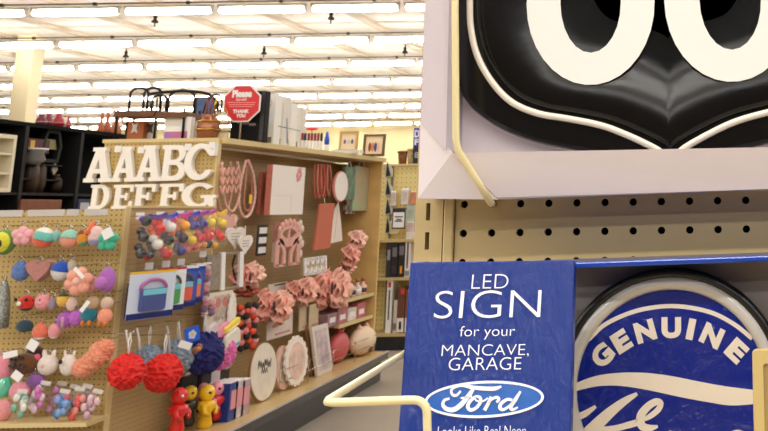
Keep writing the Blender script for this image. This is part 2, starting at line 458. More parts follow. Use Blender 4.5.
# left wall (inner side leaning out), bottom flap leaning in towards the peg board, corner gusset
def poly3(pts, th=.004):
    P0 = [PY(x, y, Y) for x, y, Y in pts]; P1 = [p+V((0, th, 0)) for p in P0]
    return MB().hull(P0, P1)
LV = mat('card_edge_grey', (206, 196, 204), .65)  # same white card, greyed to carry the shading of walls and underside
topL = frT.p(frT.px(431.5, 0)[0]-.006, PH, 0)
P0 = [PY(420.5, 122, .852), PY(446, 150, .845), frT.p(frT.px(452, 0)[0]-.002, PH, 0), frT.p(frT.px(434, 0)[0]-.004, PH, 0)]
MB().hull(P0, [p+V((0, .055, 0)) for p in P0]).build('side_wall', LV, tb)
P0 = [PY(452, 153, .845), PY(780, 147, .845), PY(1000, 141, .845), PY(1000, 181, .862), PY(780, 188.5, .862), PY(497, 197.5, .862)]
MB().hull(P0, [p+V((0, .004, .0)) for p in P0]).build('front_flap', WBOX, tb)
P0 = [PY(420.5, 122, .853), PY(452, 153, .848), PY(497, 199.5, .863), PY(418, 198.5, .860)]
MB().hull(P0, [p+V((0, .004, 0)) for p in P0]).build('corner_gusset', WBOX, tb)
P0 = [PY(418, 198.6, .865), PY(497, 199.4, .867), PY(780, 188.6, .867), PY(1000, 181, .867)]
P0 += [p+V((0, .916-p.y, 0)) for p in reversed(P0)]
MB().hull(P0, [p+V((0, 0, .003)) for p in P0]).build('bottom_panel', LV, tb)
P0 = [frT.p(PW, .03, -.002), frT.p(PW+.006, .03, -.058), frT.p(PW+.006, PH, -.058), frT.p(PW-.016, PH, -.002)]
MB().hull(P0, [p+V((.004, 0, 0)) for p in P0]).build('side_wall', LV, tb)
# the shield sign
frS = Fr(frT.O+V((0, .034, 0)), frT.u, frT.v, frT.n)
XA = 668.0
def mir(pts): return [(2*XA-x, y-.035*(XA-x)*2*-1*0-(2*(XA-x))*.0) for x, y in pts]
GLOSSB = mat('gloss_black_plastic', (9, 9, 10), .16, spec=.5, bump=(26, .05))
GLOSSB2 = mat('gloss_black_face', (6, 6, 7), .15, spec=.5, bump=(30, .02))
NEON = mat('off_neon_tube', (232, 224, 208), .3, coat=.6)
SWHITE = mat('sign_white', (240, 242, 238), .35)
sg = thing('road_sign', frS.p(.2, .05), 'large glossy black shield road sign with white 66 numerals and unlit tube border', 'sign')
def sym(ptsL):
    """mirror local points about the sign axis"""
    ax = frS.px(XA, 60)[0]
    return [(2*ax-a, b) for a, b in reversed(ptsL)]
outL = frS.pxs([(441, -60), (442, -20), (445, 0), (450, 29), (458, 84), (465, 100), (478, 114), (503, 130), (535, 142), (578, 151), (620, 158), (668, 176)])
outL = [(p.x, p.y) for p in cat_rom(outL, 4)]
ax = frS.px(XA, 60)[0]
topY = .40
outer = outL + sym(outL)[1:] + [(2*ax-(outL[0][0]+.012), topY-.10), (2*ax-(outL[0][0]+.05), topY), (outL[0][0]+.05, topY), (outL[0][0]+.012, topY-.10)]
MB().prism(outer, frS, -.018, 0).build('backboard', GLOSSB, sg, bevel=.004)
tubL = frS.pxs([(471, -60), (471, 0), (472, 29), (479, 58), (494, 84), (513, 103), (539, 114), (568, 119), (602, 126), (631, 137), (659, 151), (664, 160)])
tl = [(p.x, p.y) for p in cat_rom(tubL, 5)]
sy = sym(tl)
loop3 = [frS.p(a, b, .004) for a, b in tl]
R_t = .0030
MB().tube(loop3, R_t, 10).build('neon_tube', NEON, sg)
MB().tube([frS.p(a, b, .004) for a, b in sy], R_t, 10).build('neon_tube', NEON, sg)
mb = MB(); mb.tube([frS.p(tl[0][0], tl[0][1], .004), frS.p(tl[0][0]+.01, topY-.09, .004), frS.p(tl[0][0]+.05, topY-.03, .004), frS.p(sy[-1][0]-.05, topY-.03, .004), frS.p(sy[-1][0]-.01, topY-.09, .004), frS.p(sy[-1][0], sy[-1][1], .004)], R_t, 8); mb.build('neon_tube', NEON, sg)
# embossed puffed face inside the tube
facL = [(a+.0055, b+.0045) for a, b in tl[:-1]]
face = facL + sym(facL)[1:] + [(sy[-1][0]-.055, topY-.035), (tl[0][0]+.055, topY-.035)]
cxm = ax; cym = frS.px(XA, 20)[1]
mb = MB(); n = len(face); vs = []; lv = [(1, .0), (.995, .005), (.985, .0060), (.96, .0063), (.90, .0063), (.86, .0060), (.80, .0051), (.74, .0036), (.68, .0020), (.62, .0008), (.55, .0001), (.4, 0)]
for s_, h_ in lv: vs += [frS.p(cxm+(a-cxm)*s_, cym+.05+(b-cym-.05)*s_, h_) for a, b in face]
fs = []
for r_ in range(len(lv)-1):
    for i in range(n): fs.append((r_*n+i, r_*n+(i+1) % n, (r_+1)*n+(i+1) % n, (r_+1)*n+i))
fs.append(tuple(range((len(lv)-1)*n, len(lv)*n))); mb.add(vs, fs, True)
mb.build('face', GLOSSB2, sg)
# numerals: two large 6s, their tops run out of the photograph
def six(cx, cy_, rx, ry, hx_, hy_):
    c0 = frS.px(cx, cy_); kx = frS.px(cx+rx, cy_)[0]-c0[0]; ky = c0[1]-frS.px(cx, cy_+ry)[1]
    ho = frS.px(cx, cy_-4); kh = frS.px(cx+hx_, cy_)[0]-c0[0]; kv = c0[1]-frS.px(cx, cy_+hy_)[1]
    out = ell(c0[0], c0[1], kx, ky, 24, -pi*1.0, pi*.35, True)
    H_ = ky*2.6
    out += [(c0[0]-kx*.25, c0[1]+ky*.92), (c0[0]-kx*.35, c0[1]+ky*1.3), (c0[0]-kx*.05, c0[1]+H_*.72), (c0[0]+kx*.5, c0[1]+H_*.75), (c0[0]+kx*.4, c0[1]+H_*.9), (c0[0]-kx*.3, c0[1]+H_*.88), (c0[0]-kx*.8, c0[1]+H_*.7)]
    hole = ell(c0[0], c0[1], kh, kv, 24)
    return out, hole
for lb, a in (('left numeral', (591.5, 4, 63.5, 82, 30, 50)), ('right numeral', (730, 1, 65.5, 82, 30.5, 50))):
    o_, h_ = six(*a)
    fill([o_, h_], frS, .0058, .0074).build('numeral', SWHITE, sg, label=lb)
# wire hooks that carry the tray
def hook_wire(dx, label, nm='wire_hook'):
    pts = [PY(493, 204.5, YB+.012), PY(490.5, 202.5, .855), PY(458.5, 151, .836), PY(456, 140, .834), PY(455, 0, .834), PY(454, -60, .834)]
    pts = [p+V((dx, 0, dx*.02)) for p in pts]
    w = thing(nm, pts[1], label, 'hook', 'cream wire hooks under the white tray box')
    mb = MB(); mb.tube(pts[:2]+[pts[1].lerp(pts[2], .5), pts[2].lerp(pts[1], .06), pts[2], pts[3], pts[4], pts[5]], .0030, 10); mb.build('rod', CREAM, w)
hook_wire(0, 'cream wire hook rising in front of the white tray box, left corner')
# ---------------------------------------------------------------- LED sign package
BLUE = mat('gloss_blue_print', (2, 44, 130), .4, spec=.2, coat=.5, coatbump=(150, .7, (1, 1, .35)))
PRINT = mat('white_print', (240, 242, 248), .4)
pb = thing('sign_package', PY(560, 431, .83), 'glossy blue retail carton reading LED SIGN for your mancave, garage, with a sign window', 'box')
TLp, TRp, BLp, BRp = PY(410, 262, .800), PY(574.5, 260, .800), PY(398.3, 431, .772), PY(570.5, 431, .772)
uu = (TRp-TLp).normalized(); vv = ((TLp+TRp)/2-(BLp+BRp)/2); vv = (vv-uu*vv.dot(uu)).normalized()
frB = Fr(BLp, uu, vv, uu.cross(vv))
if frB.n.y > 0: frB.n = -frB.n
quad = frB.pxs([(410, 262), (574.5, 260), (570.5, 431)])
bl = frB.px(398.3, 431)
dn = .105
quad = [bl, ] + [quad[2], quad[1], quad[0]]
ext = [(quad[3][0]+(bl[0]-quad[3][0])*(1+dn/(quad[3][1]-bl[1])), bl[1]-dn), (quad[2][0]+(quad[1][0]-quad[2][0])*(1+dn/(quad[3][1]-bl[1])), bl[1]-dn), quad[2], quad[3]]
MB().prism(ext, frB, -.014, 0).build('front_panel', BLUE, pb, bevel=.0012)
def tx(body, x0, y0, x1, y1, **k):
    textpx(MB(), body, frB, x0, y0, x1, y1, .0006, **k).build('lettering', PRINT, pb)
tx('LED', 472, 274.5, 508.5, 288.5, bold=-.018)
tx('SIGN', 435, 290.5, 541, 318, bold=-.014)
tx('for your', 460, 326, 515, 339.5, bold=-.012)
tx('MANCAVE,', 442, 344.5, 529, 357.5, bold=-.016)
tx('GARAGE', 449, 357.5, 521.5, 370, bold=-.014)
tx('Looks Like Real Neon', 438, 426, 526, 436, bold=-.012)
c0 = frB.px(484.5, 399.3); rx = frB.px(544, 399)[0]-c0[0]; ry = c0[1]-frB.px(484, 418)[1]
tilt = .02
def eo(s): return [(c0[0]+rx*s*math.cos(t_)-0, c0[1]+(ry-(1-s)*rx*.9)*math.sin(t_)+tilt*rx*math.cos(t_)) for t_ in [2*pi*i/48 for i in range(48)]]
MB().prism(eo(.985), frB, 0, .0004).build('badge', mat('badge_blue', (24, 92, 182), .2, coat=.6), pb)
MB().ring(eo(1), eo(.955), frB, .0004, .0008).build('badge_rim', PRINT, pb)
def s3(pts): return [frB.px(425+x/5.69, 370+y/5.69) for x, y in pts]
pxw = (frB.px(500, 400)[0]-frB.px(400, 400)[0])/100/5.69
mb = MB()
mb.stroke(s3([(205, 120), (180, 145), (158, 140), (152, 115), (175, 97), (215, 88), (275, 100), (340, 106), (400, 106), (436, 94)]), [x*pxw for x in (12, 14, 14, 14, 14, 16, 20, 22, 22, 10)], frB, .0008, .0012)
mb.stroke(s3([(282, 100), (262, 130), (235, 165), (205, 200), (165, 226), (125, 222), (104, 198), (114, 172), (142, 163)]), [x*pxw for x in (14, 24, 26, 28, 26, 22, 18, 16, 12)], frB, .0008, .0012)
mb.stroke(s3([(205, 160), (235, 158), (270, 150)]), [x*pxw for x in (8, 14, 8)], frB, .0008, .0012)
mb.stroke(s3([(285, 155), (258, 178), (245, 208), (262, 228), (295, 214), (318, 180), (312, 155), (285, 152), (295, 175), (330, 178), (360, 160)]), [x*pxw for x in (16, 20, 20, 18, 18, 20, 16, 10, 9, 9, 9)], frB, .0008, .0012)
mb.stroke(s3([(378, 152), (362, 190), (340, 230)]), [x*pxw for x in (18, 20, 20)], frB, .0008, .0012)
mb.stroke(s3([(355, 195), (385, 165), (410, 156), (422, 168), (408, 184)]), [x*pxw for x in (10, 14, 16, 16, 14)], frB, .0008, .0012)
mb.stroke(s3([(498, 172), (470, 168), (436, 190), (428, 214), (446, 226), (480, 206), (510, 172)]), [x*pxw for x in (14, 16, 20, 20, 16, 14, 12)], frB, .0008, .0012)
mb.stroke(s3([(545, 122), (515, 170), (490, 208), (500, 226), (530, 212)]), [x*pxw for x in (12, 22, 22, 16, 8)], frB, .0008, .0012)
mb.build('badge_script', PRINT, pb)
# window tray beside the printed panel
YW = .845
bw = .02
frW = Fr(PY(574, 264, YW), (math.cos(bw), 0, math.sin(bw)), (-math.sin(bw), 0, math.cos(bw)), (0, -1, 0))
b0 = frW.px(574, 262.5)[1]; xr = .33
WINB = mat('tray_blue', (20, 66, 170), .3, coat=.4)
mb = MB(); mb.box(frW.p(xr/2-.02, b0-.0022, -.030), (xr+.04, .0044, .066), frW); mb.build('top_edge', WINB, pb, bevel=.001)
mb = MB(); mb.box(frW.p(xr/2-.02, b0-.15, -.058), (xr+.04, .292, .004), frW); mb.build('inner_back', mat('inner_card_grey', (150, 142, 142), .7), pb)  # grey holds the shadow inside the tray
mb = MB(); mb.box(frW.p(xr-.003, b0-.15, -.030), (.005, .29, .066), frW); mb.build('side_wall', WINB, pb)
mb = MB(); mb.box(frW.p(xr/2-.02, b0-.298, -.030), (xr+.04, .004, .066), frW); mb.build('bottom_edge', WINB, pb)
# ---------------------------------------------------------------- round neon sign in the window
frN = Fr(frW.p(0, 0, -.040), frW.u, frW.v, frW.n)
cN = frN.px(671.5, 387); pxn = (frN.px(771.5, 387)[0]-cN[0])/100
ns = thing('neon_sign', frN.p(cN[0], cN[1]-.1), 'round blue GENUINE sign with black rim and unlit white tube in the carton window', 'sign')
R_ = 116*pxn
BLUE2 = mat('sign_blue', (0, 32, 142), .3, spec=.2, coat=.5, coatbump=(90, .5, (1, 1, 1)))
CREAMP = mat('sign_cream_print', (240, 230, 216), .4)
frR = Fr(frN.p(cN[0], cN[1], 0), frN.u, frN.v, frN.n)
MB().prism(ell(0, 0, R_-.009, R_-.009, 64), frR, -.012, -.002).build('backboard', BLACK, ns)
ang = [2*pi*i/72 for i in range(72)]
MB().tube([frR.p((R_-.0048)*math.cos(a), (R_-.0048)*math.sin(a), .004) for a in ang], .0048, 10, True).build('rim', BLACK, ns)
rt_ = 101*pxn
MB().tube([frR.p(rt_*math.cos(a), rt_*math.sin(a), .004) for a in ang], .0058, 12, True).build('neon_tube', mat('off_white_tube', (205, 202, 198), .35, coat=.4), ns)
R2 = 95*pxn
MB().prism(ell(0, 0, R2, R2, 64), frR, -.002, .004).build('face', BLUE2, ns)
N0 = frN.px
def nn(pts): return [(a-cN[0], b-cN[1]) for a, b in frN.pxs(pts)]
mb = MB(); mb.stroke(nn([(576, 349), (590, 338), (607, 323), (638, 310), (673, 305.5), (708, 311), (733, 323), (752, 338)]), 4.2*pxn, frR, .004, .0046); mb.build('border_line', CREAMP, ns)
cc = nn([(671.5, 426)])[0]; Rl = 99*pxn
for ch, (x, y, w) in zip('GENUINE', [(603, 354.5, 17), (622, 340.5, 14), (645.5, 330.5, 17), (671.5, 327, 16.5), (691, 328.5, 6), (712, 335, 17.5), (736.5, 350, 15)]):
    p = nn([(x, y)])[0]; an = math.atan2(p[1]-cc[1], p[0]-cc[0])-pi/2
    W_, H_ = w*1.2*pxn, 20.5*pxn
    text(MB(), ch, frR, p[0]-W_/2, p[1]-H_/2, W_, H_, .0047, bold=.06, rot=an).build('letter', CREAMP, ns)
def s4(pts): return nn([(570+x/3.88, 360+y/3.88) for x, y in pts])
mb = MB()
up_ = cat_rom(s4([(10, 95), (60, 72), (120, 55), (200, 46), (300, 47), (400, 60), (500, 80), (600, 98), (700, 111), (740, 114)]), 4)
lo_ = cat_rom(s4([(740, 163), (700, 168), (620, 172), (540, 160), (440, 142), (300, 112), (200, 97), (120, 97), (60, 108), (10, 122)]), 4)
mb.prism([(p.x, p.y) for p in up_+lo_], frR, .004, .0047); mb.build('swoosh', CREAMP, ns)
k4 = pxn/3.88
mb = MB()
mb.stroke(s4([(262, 127), (205, 162), (140, 215), (70, 285), (40, 330)]), [x*k4 for x in (12, 30, 42, 52, 52)], frR, .004, .0046)
mb.stroke(s4([(90, 268), (170, 262), (235, 246), (272, 235)]), [x*k4 for x in (22, 22, 24, 24)], frR, .004, .0047)
mb.stroke(s4([(290, 226), (315, 212), (342, 190), (354, 168)]), [x*k4 for x in (14, 20, 22, 22)], frR, .004, .0046)
mb.stroke(s4([(357, 172), (350, 160), (332, 159), (304, 176), (278, 208), (274, 240)]), [x*k4 for x in (16, 22, 26, 28, 32, 34)], frR, .004, .0047)
mb.stroke(s4([(272, 236), (284, 254), (308, 260), (342, 253)]), [x*k4 for x in (30, 30, 26, 8)], frR, .004, .0048)
mb.stroke(s4([(20, 222), (60, 205), (102, 176)]), [x*k4 for x in (26, 24, 12)], frR, .004, .0046)
cd_ = s4([(275, 238)])[0]; mb.prism(ell(cd_[0], cd_[1], 16*k4, 16*k4, 14), frR, .004, .0049)
mb.build('script', CREAMP, ns)
MB().stroke(s4([(372, 300), (390, 280), (410, 300)]), 20*k4, frR, .004, .0046).build('script_dot', CREAMP, ns)
MB().stroke(s4([(600, 300), (650, 278), (700, 300)]), 22*k4, frR, .004, .0046).build('script_tail', CREAMP, ns)
# ---------------------------------------------------------------- wire shelf fence
YA = .60
A = PY(324.5, 402.5, YA)
B = PY(405, 353, .80); C_ = PY(414, 400, YA); D_ = PY(427, 413, YA); E_ = PY(427.5, 440, YA)
fz = thing('shelf_fence', (A.x, YA, zs_deck), 'bent cream wire fence rod at the front edge of the near shelf', 'wire rail')
mb = MB()
pts = [B, A+(B-A).normalized()*.008, A+(B-A).normalized()*.0025+V((.001, 0, 0)), A+V((.0045, 0, 0)), A+V((.012, 0, 0)), C_-V((.004, 0, 0))]
ce = [V((C_.x+(D_.x-C_.x)*math.sin(t_), YA, D_.z+(C_.z-D_.z)*math.cos(t_))) for t_ in [pi/2*i/6 for i in range(7)]]
mb.tube(pts+ce+[E_, V((E_.x, YA, zs_deck+.001))], .0024, 12); mb.build('rod', CREAM, fz)
# second fence rod underneath, back to the board
# ---------------------------------------------------------------- tan frame at the right edge
YR = .70
p0 = PY(752.5, 350.5, YR)
TFR = mat('tan_frame', (206, 184, 122), .45, bump=(30, .03))
tf = thing('tag_frame', (p0.x+.06, YR, zs_deck), 'tan framed tag holder at the lower right edge before the round sign', 'sign holder')
H_ = p0.z-zs_deck
frF = front((p0.x, YR, zs_deck))
lwf = .0068
MB().ring(rrect(0, 0, .12, H_, .003), rrect(lwf, lwf, .12-lwf, H_-.0085, .0015), frF, -.008, 0).build('frame', TFR, tf)
MB().prism([(lwf-.001, lwf-.001), (.12-lwf, lwf-.001), (.12-lwf, H_-.008), (lwf-.001, H_-.008)], frF, -.006, -.0025).build('insert', mat('tan_insert', (176, 150, 96), .6), tf)
# ================================================================== GONDOLA AND LOWER UNIT
PEGF = pegmat('peg_front_yellow', (198, 170, 108), (0, 2), .0254, .15)
PEGS = pegmat('peg_side_tan', (186, 158, 112), (1, 2), .0254, .11)
WOODP = mat('divider_wood', (222, 184, 118), .5, var=.15, vscale=8)
TANL = mat('light_tan_trim', (216, 194, 140), .45)
YE, YFAR, XBK = 6.30, 9.0, -3.22
XE0, XE1 = PY(105, 142, YE).x, -3.08
ZG = PY(217, 141, YE).z
gd = thing('gondola_shelf', (XBK-.1, (YE+YFAR)/2, 0), 'tall tan store gondola hung with pink craft goods, white letters on its end panel', 'shelf')
MB().bb(XE0, XE1, YE, YE+.03, 0, ZG).build('end_panel', PEGF, gd)
MB().bb(XE0-.012, XE1+.012, YE-.006, YE+.036, ZG-.002, ZG+.02).build('panel_cap', TANL, gd)
MB().bb(XE1, XE1+.014, YE-.006, YE+.036, 0, ZG-.002).build('panel_trim', TANL, gd)
MB().bb(XBK-.04, XBK, YE+.03, YFAR, 0.145, ZG-.03).build('back_panel', PEGS, gd)
zc = ZG-.012
P0 = [V((XE0, YE+.036, zc)), V((-3.04, YE+.036, zc)), V((-2.885, YFAR+.03, zc)), V((XE0, YFAR+.03, zc))]
MB().hull(P0, [p+V((0, 0, .034)) for p in P0]).build('top_shelf', TANL, gd)
MB().bb(XBK, -2.91, YFAR, YFAR+.03, .145, zc).build('end_divider', WOODP, gd)
ZD = PX(385.5, 352.3, -2.80).z
P0 = [V((XBK-.04, 5.39, ZD-.03)), V((-2.66, 5.39, ZD-.03)), V((-2.80, YFAR+.03, ZD-.03)), V((XBK-.04, YFAR+.03, ZD-.03))]
MB().hull(P0, [p+V((0, 0, .03)) for p in P0]).build('base_deck', mat('deck_tan', (206, 176, 122), .35, var=.1, vscale=6), gd)
P1 = [V((-2.655, 5.39, ZD-.05)), V((-2.64, 5.39, ZD-.05)), V((-2.785, YFAR+.03, ZD-.05)), V((-2.80, YFAR+.03, ZD-.05))]
MB().hull(P1, [p+V((0, 0, .056)) for p in P1]).build('deck_edge_trim', mat('silver_black_trim', (48, 46, 44), .25, .5), gd)
MB().hull([p+V((.004, 0, .05)) for p in P1], [p+V((.006, 0, .060)) for p in P1]).build('silver_strip', mat('silver_strip', (210, 206, 200), .3, .6), gd)
P2 = [V((XBK-.04, 5.40, 0)), V((-2.70, 5.40, 0)), V((-2.84, YFAR+.02, 0)), V((XBK-.04, YFAR+.02, 0))]
MB().hull(P2, [p+V((0, 0, ZD-.031)) for p in P2]).build('kick_base', BLACK, gd)
# two short shelves at the far end
def shelfz(py): return PX(378, py, -2.93).z
Z1, Z2 = shelfz(291.5), shelfz(313)
YS0 = PX(331, 300, -3.0).y
for z in (Z1, Z2):
    o = MB().bb(XBK, -2.93, YS0, YFAR-.002, z-.02, z).build('shelf', TAN2, gd)
    MB().bb(-2.93, -2.92, YS0, YFAR-.002, z-.024, z+.004).build('shelf_lip', TANL, o)
# lower unit in front
YL, XL = 5.34, -3.05
ZLU = PY(130, 208, YL).z
lu = thing('end_display', (-3.6, YL, 0), 'lower tan pegboard end display hung with small plush toys, far left', 'shelf')
xl1 = PY(118, 300, YL).x
MB().bb(-4.6, xl1, YL, YL+.02, 0, ZLU-.005).build('front_panel', PEGF, lu)
MB().bb(xl1, XL+.004, YL-.02, YL+.03, 0, ZLU+.004).build('corner_post', TANL, lu)
MB().bb(XL-.02, XL, YL+.03, YE-.012, ZD+.008, ZLU).build('side_panel', PEGS, lu)
MB().bb(XL-.02, XL+.006, YL+.03, YE-.012, ZLU, ZLU+.012).build('side_cap', TANL, lu)
MB().bb(-4.6, XL-.02, YL+.021, YE-.012, ZLU-.035, ZLU-.012).build('top_board', TAN2, lu)
zsh = PY(50, 424, YL-.22).z
MB().bb(-4.6, PY(86, 424, YL-.2).x, YL-.2, YL-.002, zsh-.02, zsh).build('bottom_shelf', TANL, lu)
# label strip along its top edge
for i, (x0, x1) in enumerate([(0, 22), (27, 64), (66, 78), (84, 107)]):
    a, b = PY(x0-(40 if i == 0 else 0), 214, YL-.01), PY(x1, 214, YL-.01)
    MB().bb(a.x, b.x, YL-.006, YL-.001, ZLU-.036, ZLU-.002).thing('label_holder', FROST, 'milky label strip topping the plush display, %s' % ['at the left frame edge', 'second from left', 'short third piece', 'nearest the corner post'][i], 'label holder', 'label strips along the plush display')
# ---------------------------------------------------------------- white letters
def arcp(cx, cy, rx, ry, a0, a1, n=10): return [(cx+rx*math.cos(a0+(a1-a0)*i/n), cy+ry*math.sin(a0+(a1-a0)*i/n)) for i in range(n+1)]
h_ = pi/2
GL = {
 'A': [[(0, 0), (.38, 0), (.38, .11), (.30, .11), (.34, .25), (.60, .25), (.64, .11), (.56, .11), (.56, 0), (1, 0), (1, .11), (.92, .11), (.66, .89), (.70, .89), (.70, 1), (.22, 1), (.22, .89), (.32, .89), (.08, .11), (0, .11)], [(.38, .38), (.56, .38), (.47, .68)]],
 'B': [[(0, 0)]+arcp(.62, .27, .36, .27, -h_, h_*.85)+arcp(.58, .76, .34, .24, -h_*.7, h_)+[(0, 1), (0, .89), (.10, .89), (.10, .11), (0, .11)], [(.34, .13)]+arcp(.55, .29, .17, .15, -h_, h_)+[(.34, .44)], [(.34, .58)]+arcp(.52, .73, .16, .14, -h_, h_)+[(.34, .87)]],
 'C': [arcp(.52, .5, .5, .5, -pi*.18, -pi*1.80, 28)+[(.86, 1), (.98, 1), (.98, .66), (.84, .66)]+arcp(.54, .5, .28, .36, pi*.22, pi*1.78, 20)+[(.90, .28)]],
 'D': [[(0, 0)]+arcp(.5, .5, .48, .5, -h_, h_, 16)+[(0, 1), (0, .88), (.1, .88), (.1, .12), (0, .12)], [(.36, .14)]+arcp(.48, .5, .22, .36, -h_, h_, 12)+[(.36, .86)]],
 'E': [[(0, 0), (.95, 0), (.95, .32), (.80, .32), (.78, .13), (.36, .13), (.36, .44), (.58, .44), (.58, .36), (.70, .36), (.70, .66), (.58, .66), (.58, .57), (.36, .57), (.36, .87), (.78, .87), (.80, .70), (.95, .70), (.95, 1), (0, 1), (0, .88), (.1, .88), (.1, .12), (0, .12)]],
 'F': [[(0, 0), (.5, 0), (.5, .12), (.36, .12), (.36, .42), (.58, .42), (.58, .34), (.70, .34), (.70, .66), (.58, .66), (.58, .56), (.36, .56), (.36, .87), (.78, .87), (.80, .68), (.95, .68), (.95, 1), (0, 1), (0, .88), (.1, .88), (.1, .12), (0, .12)]],
 'G': [arcp(.5, .5, .5, .5, pi*.22, pi*1.72, 26)+[(.88, .02), (.98, .02), (.98, .38), (1.04, .38), (1.04, .5), (.58, .5), (.58, .38), (.70, .38), (.70, .2)]+arcp(.52, .5, .27, .36, pi*1.6, pi*.22, 16)],
}
LETM = mat('white_painted_letter', (246, 243, 240), .5)
YLt = YE-.012
frL = front((0, YLt, 0))
LT = [('A', 86.5, 148, 113, 182.5, 'first and leftmost white letter A, overhanging the panel edge'), ('A', 112.5, 147, 137, 182, 'second white letter A, between two other letter As'), ('A', 137, 146, 162.5, 181.5, 'third white letter A, just left of the B'), ('B', 160.5, 145.5, 186.5, 181, 'white slab letter B in the upper row of letters'), ('C', 184.5, 144, 214.5, 180.5, 'white slab letter C at the right end of the upper row'),
      ('D', 90, 185, 110, 211.5, 'white letter D at the left end of the lower row'), ('E', 113, 185, 134, 211, 'white letter E next to the D in the lower row'), ('F', 135, 184.5, 157, 210.5, 'white letter F in the middle of the lower row'), ('F', 159, 184, 184, 209.5, 'white letter F just left of the G'), ('G', 182, 183, 215, 208, 'white letter G at the right end of the lower row')]
for i, (ch, x0, y0, x1, y1, lab) in enumerate(LT):
    a, b = frL.px(x0, y1), frL.px(x1, y1); t0 = frL.px(x0, y0)
    w, hh = (b[0]-a[0]), t0[1]-a[1]
    b0 = max(a[1], ZLU+.004) if i > 4 else a[1]; hh = t0[1]-b0
    lean = .06
    loops = [[(a[0]+x*w+lean*y*hh*.6, b0+y*hh) for x, y in lp] for lp in GL[ch]]
    fill(loops, frL, -.006, .026+(.012 if i in (0, 2, 4, 7) else 0)).thing('letter', LETM, lab, 'letter', 'white slab serif letters on the end panel')
    # small hanger tags above letters in the upper row
for n, (x, y) in enumerate([(118, 149), (141, 150), (188, 147), (212, 145)]):
    q = PY(x, y, YE-.05); MB().bb(q.x-.02, q.x+.02, YE-.052, YE-.049, q.z-.02, q.z+.02).thing('price_tag', WTAG, 'small white price tag on a hook %s' % ['above the second letter A', 'above the third letter A', 'above the gap between B and C', 'above the letter C, at the panel edge'][n], 'price tag', 'price tags above the white letters')
# ---------------------------------------------------------------- helper for hooks
def hook(p, n, L_, label, grp, m=CHROME):
    """straight peg hook from p (tip) back by L_ along -n"""
    n = V(n); mb = MB(); b = p-n*L_
    mb.tube([b, p-n*.01, p, p+V((0, 0, .012))], .0022, 6); return mb.thing('peg_hook', m, label, 'hook', grp)
# ---------------------------------------------------------------- plush toys on the lower unit
FUZ = {}
def fz_(c): return mat('plush_%d_%d_%d' % c, c, .95, sheen=.4, bump=(220, .5), var=.14, vscale=90)
YT = YL-.12
def pw(px, Y): return px*Y*.985/1000
def toyloc(x, y, Y=YT): return PY(x, y, Y)
HG = 'peg hooks holding plush on the end display'
def top_loop(t, p, r, Y):
    mb = MB(); pts = [p+V((r*.5*math.sin(a), 0, r*.7*(1-math.cos(a)))) for a in [2*pi*i/10 for i in range(10)]]
    mb.tube(pts, .0022, 5, True); mb.build('hang_loop', CHROME, t)
    q = p+V((0, 0, r*1.25)); hook(V((q.x, Y-.015, q.z)), (0, -1, 0), YL-Y+.012, 'short metal peg hook holding a plush toy on the end display', HG)
def plush(name, x, y, w, h, c, label, cat='plush toy', extra=None, Y=YT, fluffy=False, group='plush toys on the end display', loop=True):
    p = toyloc(x, y, Y); rx, rz = pw(w/2, Y), pw(h/2, Y)
    t = thing(name, V((p.x, p.y, p.z-rz)), label, cat, group)
    mb = MB()
    if fluffy: mb.fluff(p, (rx, min(rx, rz)*.7, rz), amp=.10)
    else: mb.ball(p, (rx, min(rx, rz)*.75, rz), 18, 12)
    mb.build('body', fz_(c), t)
    if extra: extra(t, p, rx, rz)
    if loop: top_loop(t, p+V((0, 0, rz*.9)), .018, Y)
    return t
def flower(name, x, y, w, c, cc, label, Y=YT, n=5, rot=.3, squash=1):
    p = toyloc(x, y, Y); r = pw(w/2, Y)
    t = thing(name, V((p.x, p.y, p.z-r)), label, 'plush toy', 'plush toys on the end display')
    for i in range(n):
        a = rot+2*pi*i/n
        MB().ball(p+V((math.cos(a)*r*.58, 0, math.sin(a)*r*.58*squash)), (r*.45, r*.38, r*.45), 12, 8).build('petal', fz_(c), t)
    MB().ball(p+V((0, -r*.12, 0)), (r*.34, r*.36, r*.34), 12, 8).build('centre', fz_(cc), t)
    top_loop(t, p+V((0, 0, r*.8)), .018, Y); return t
def cap(t, p, rx, rz, c, lo, hi, name='patch', tilt=0, k=1.03):
    R = Matrix.Rotation(tilt, 3, 'Y')
    MB().ball(p, (rx*k, min(rx, rz)*.75*k, rz*k), 18, 8, rot=R, lo=lo, hi=hi).build(name, fz_(c), t)
def dot(t, p, dx, dz, r, c, name='spot', dy=-.04, m=None):
    MB().ball(p+V((dx, dy, dz)), (r, r*.5, r), 10, 7).build(name, m or fz_(c), t)
def wtag(t, p, dx, dz, w, h, rot=.4):
    f = Fr(p+V((dx, -.065, dz)), (math.cos(rot), 0, math.sin(rot)), (-math.sin(rot), 0, math.cos(rot)), (0, -1, 0))
    MB().prism([(-w/2, -h/2), (w/2, -h/2), (w/2, h/2), (-w/2, h/2)], f, 0, .002).build('tag', WTAG, t, label='white paper tag')
def ears(t, p, dx, dz, rx, rz, c, tilt=.2, name='ear'):
    for s in (-1, 1): MB().ball(p+V((s*dx, 0, dz)), (rx, rx*.6, rz), 10, 8, rot=Matrix.Rotation(s*tilt, 3, 'Y')).build(name, fz_(c), t)
def ex_avo(t, p, rx, rz):
    cap(t, p, rx*.92, rz*.92, (222, 214, 60), 0, pi, 'flesh', 0, 1.0); 
    MB().ball(p+V((0, -rx*.5, -rz*.1)), (rx*.42, rx*.4, rz*.36), 12, 8).build('stone', fz_((72, 44, 22)), t)
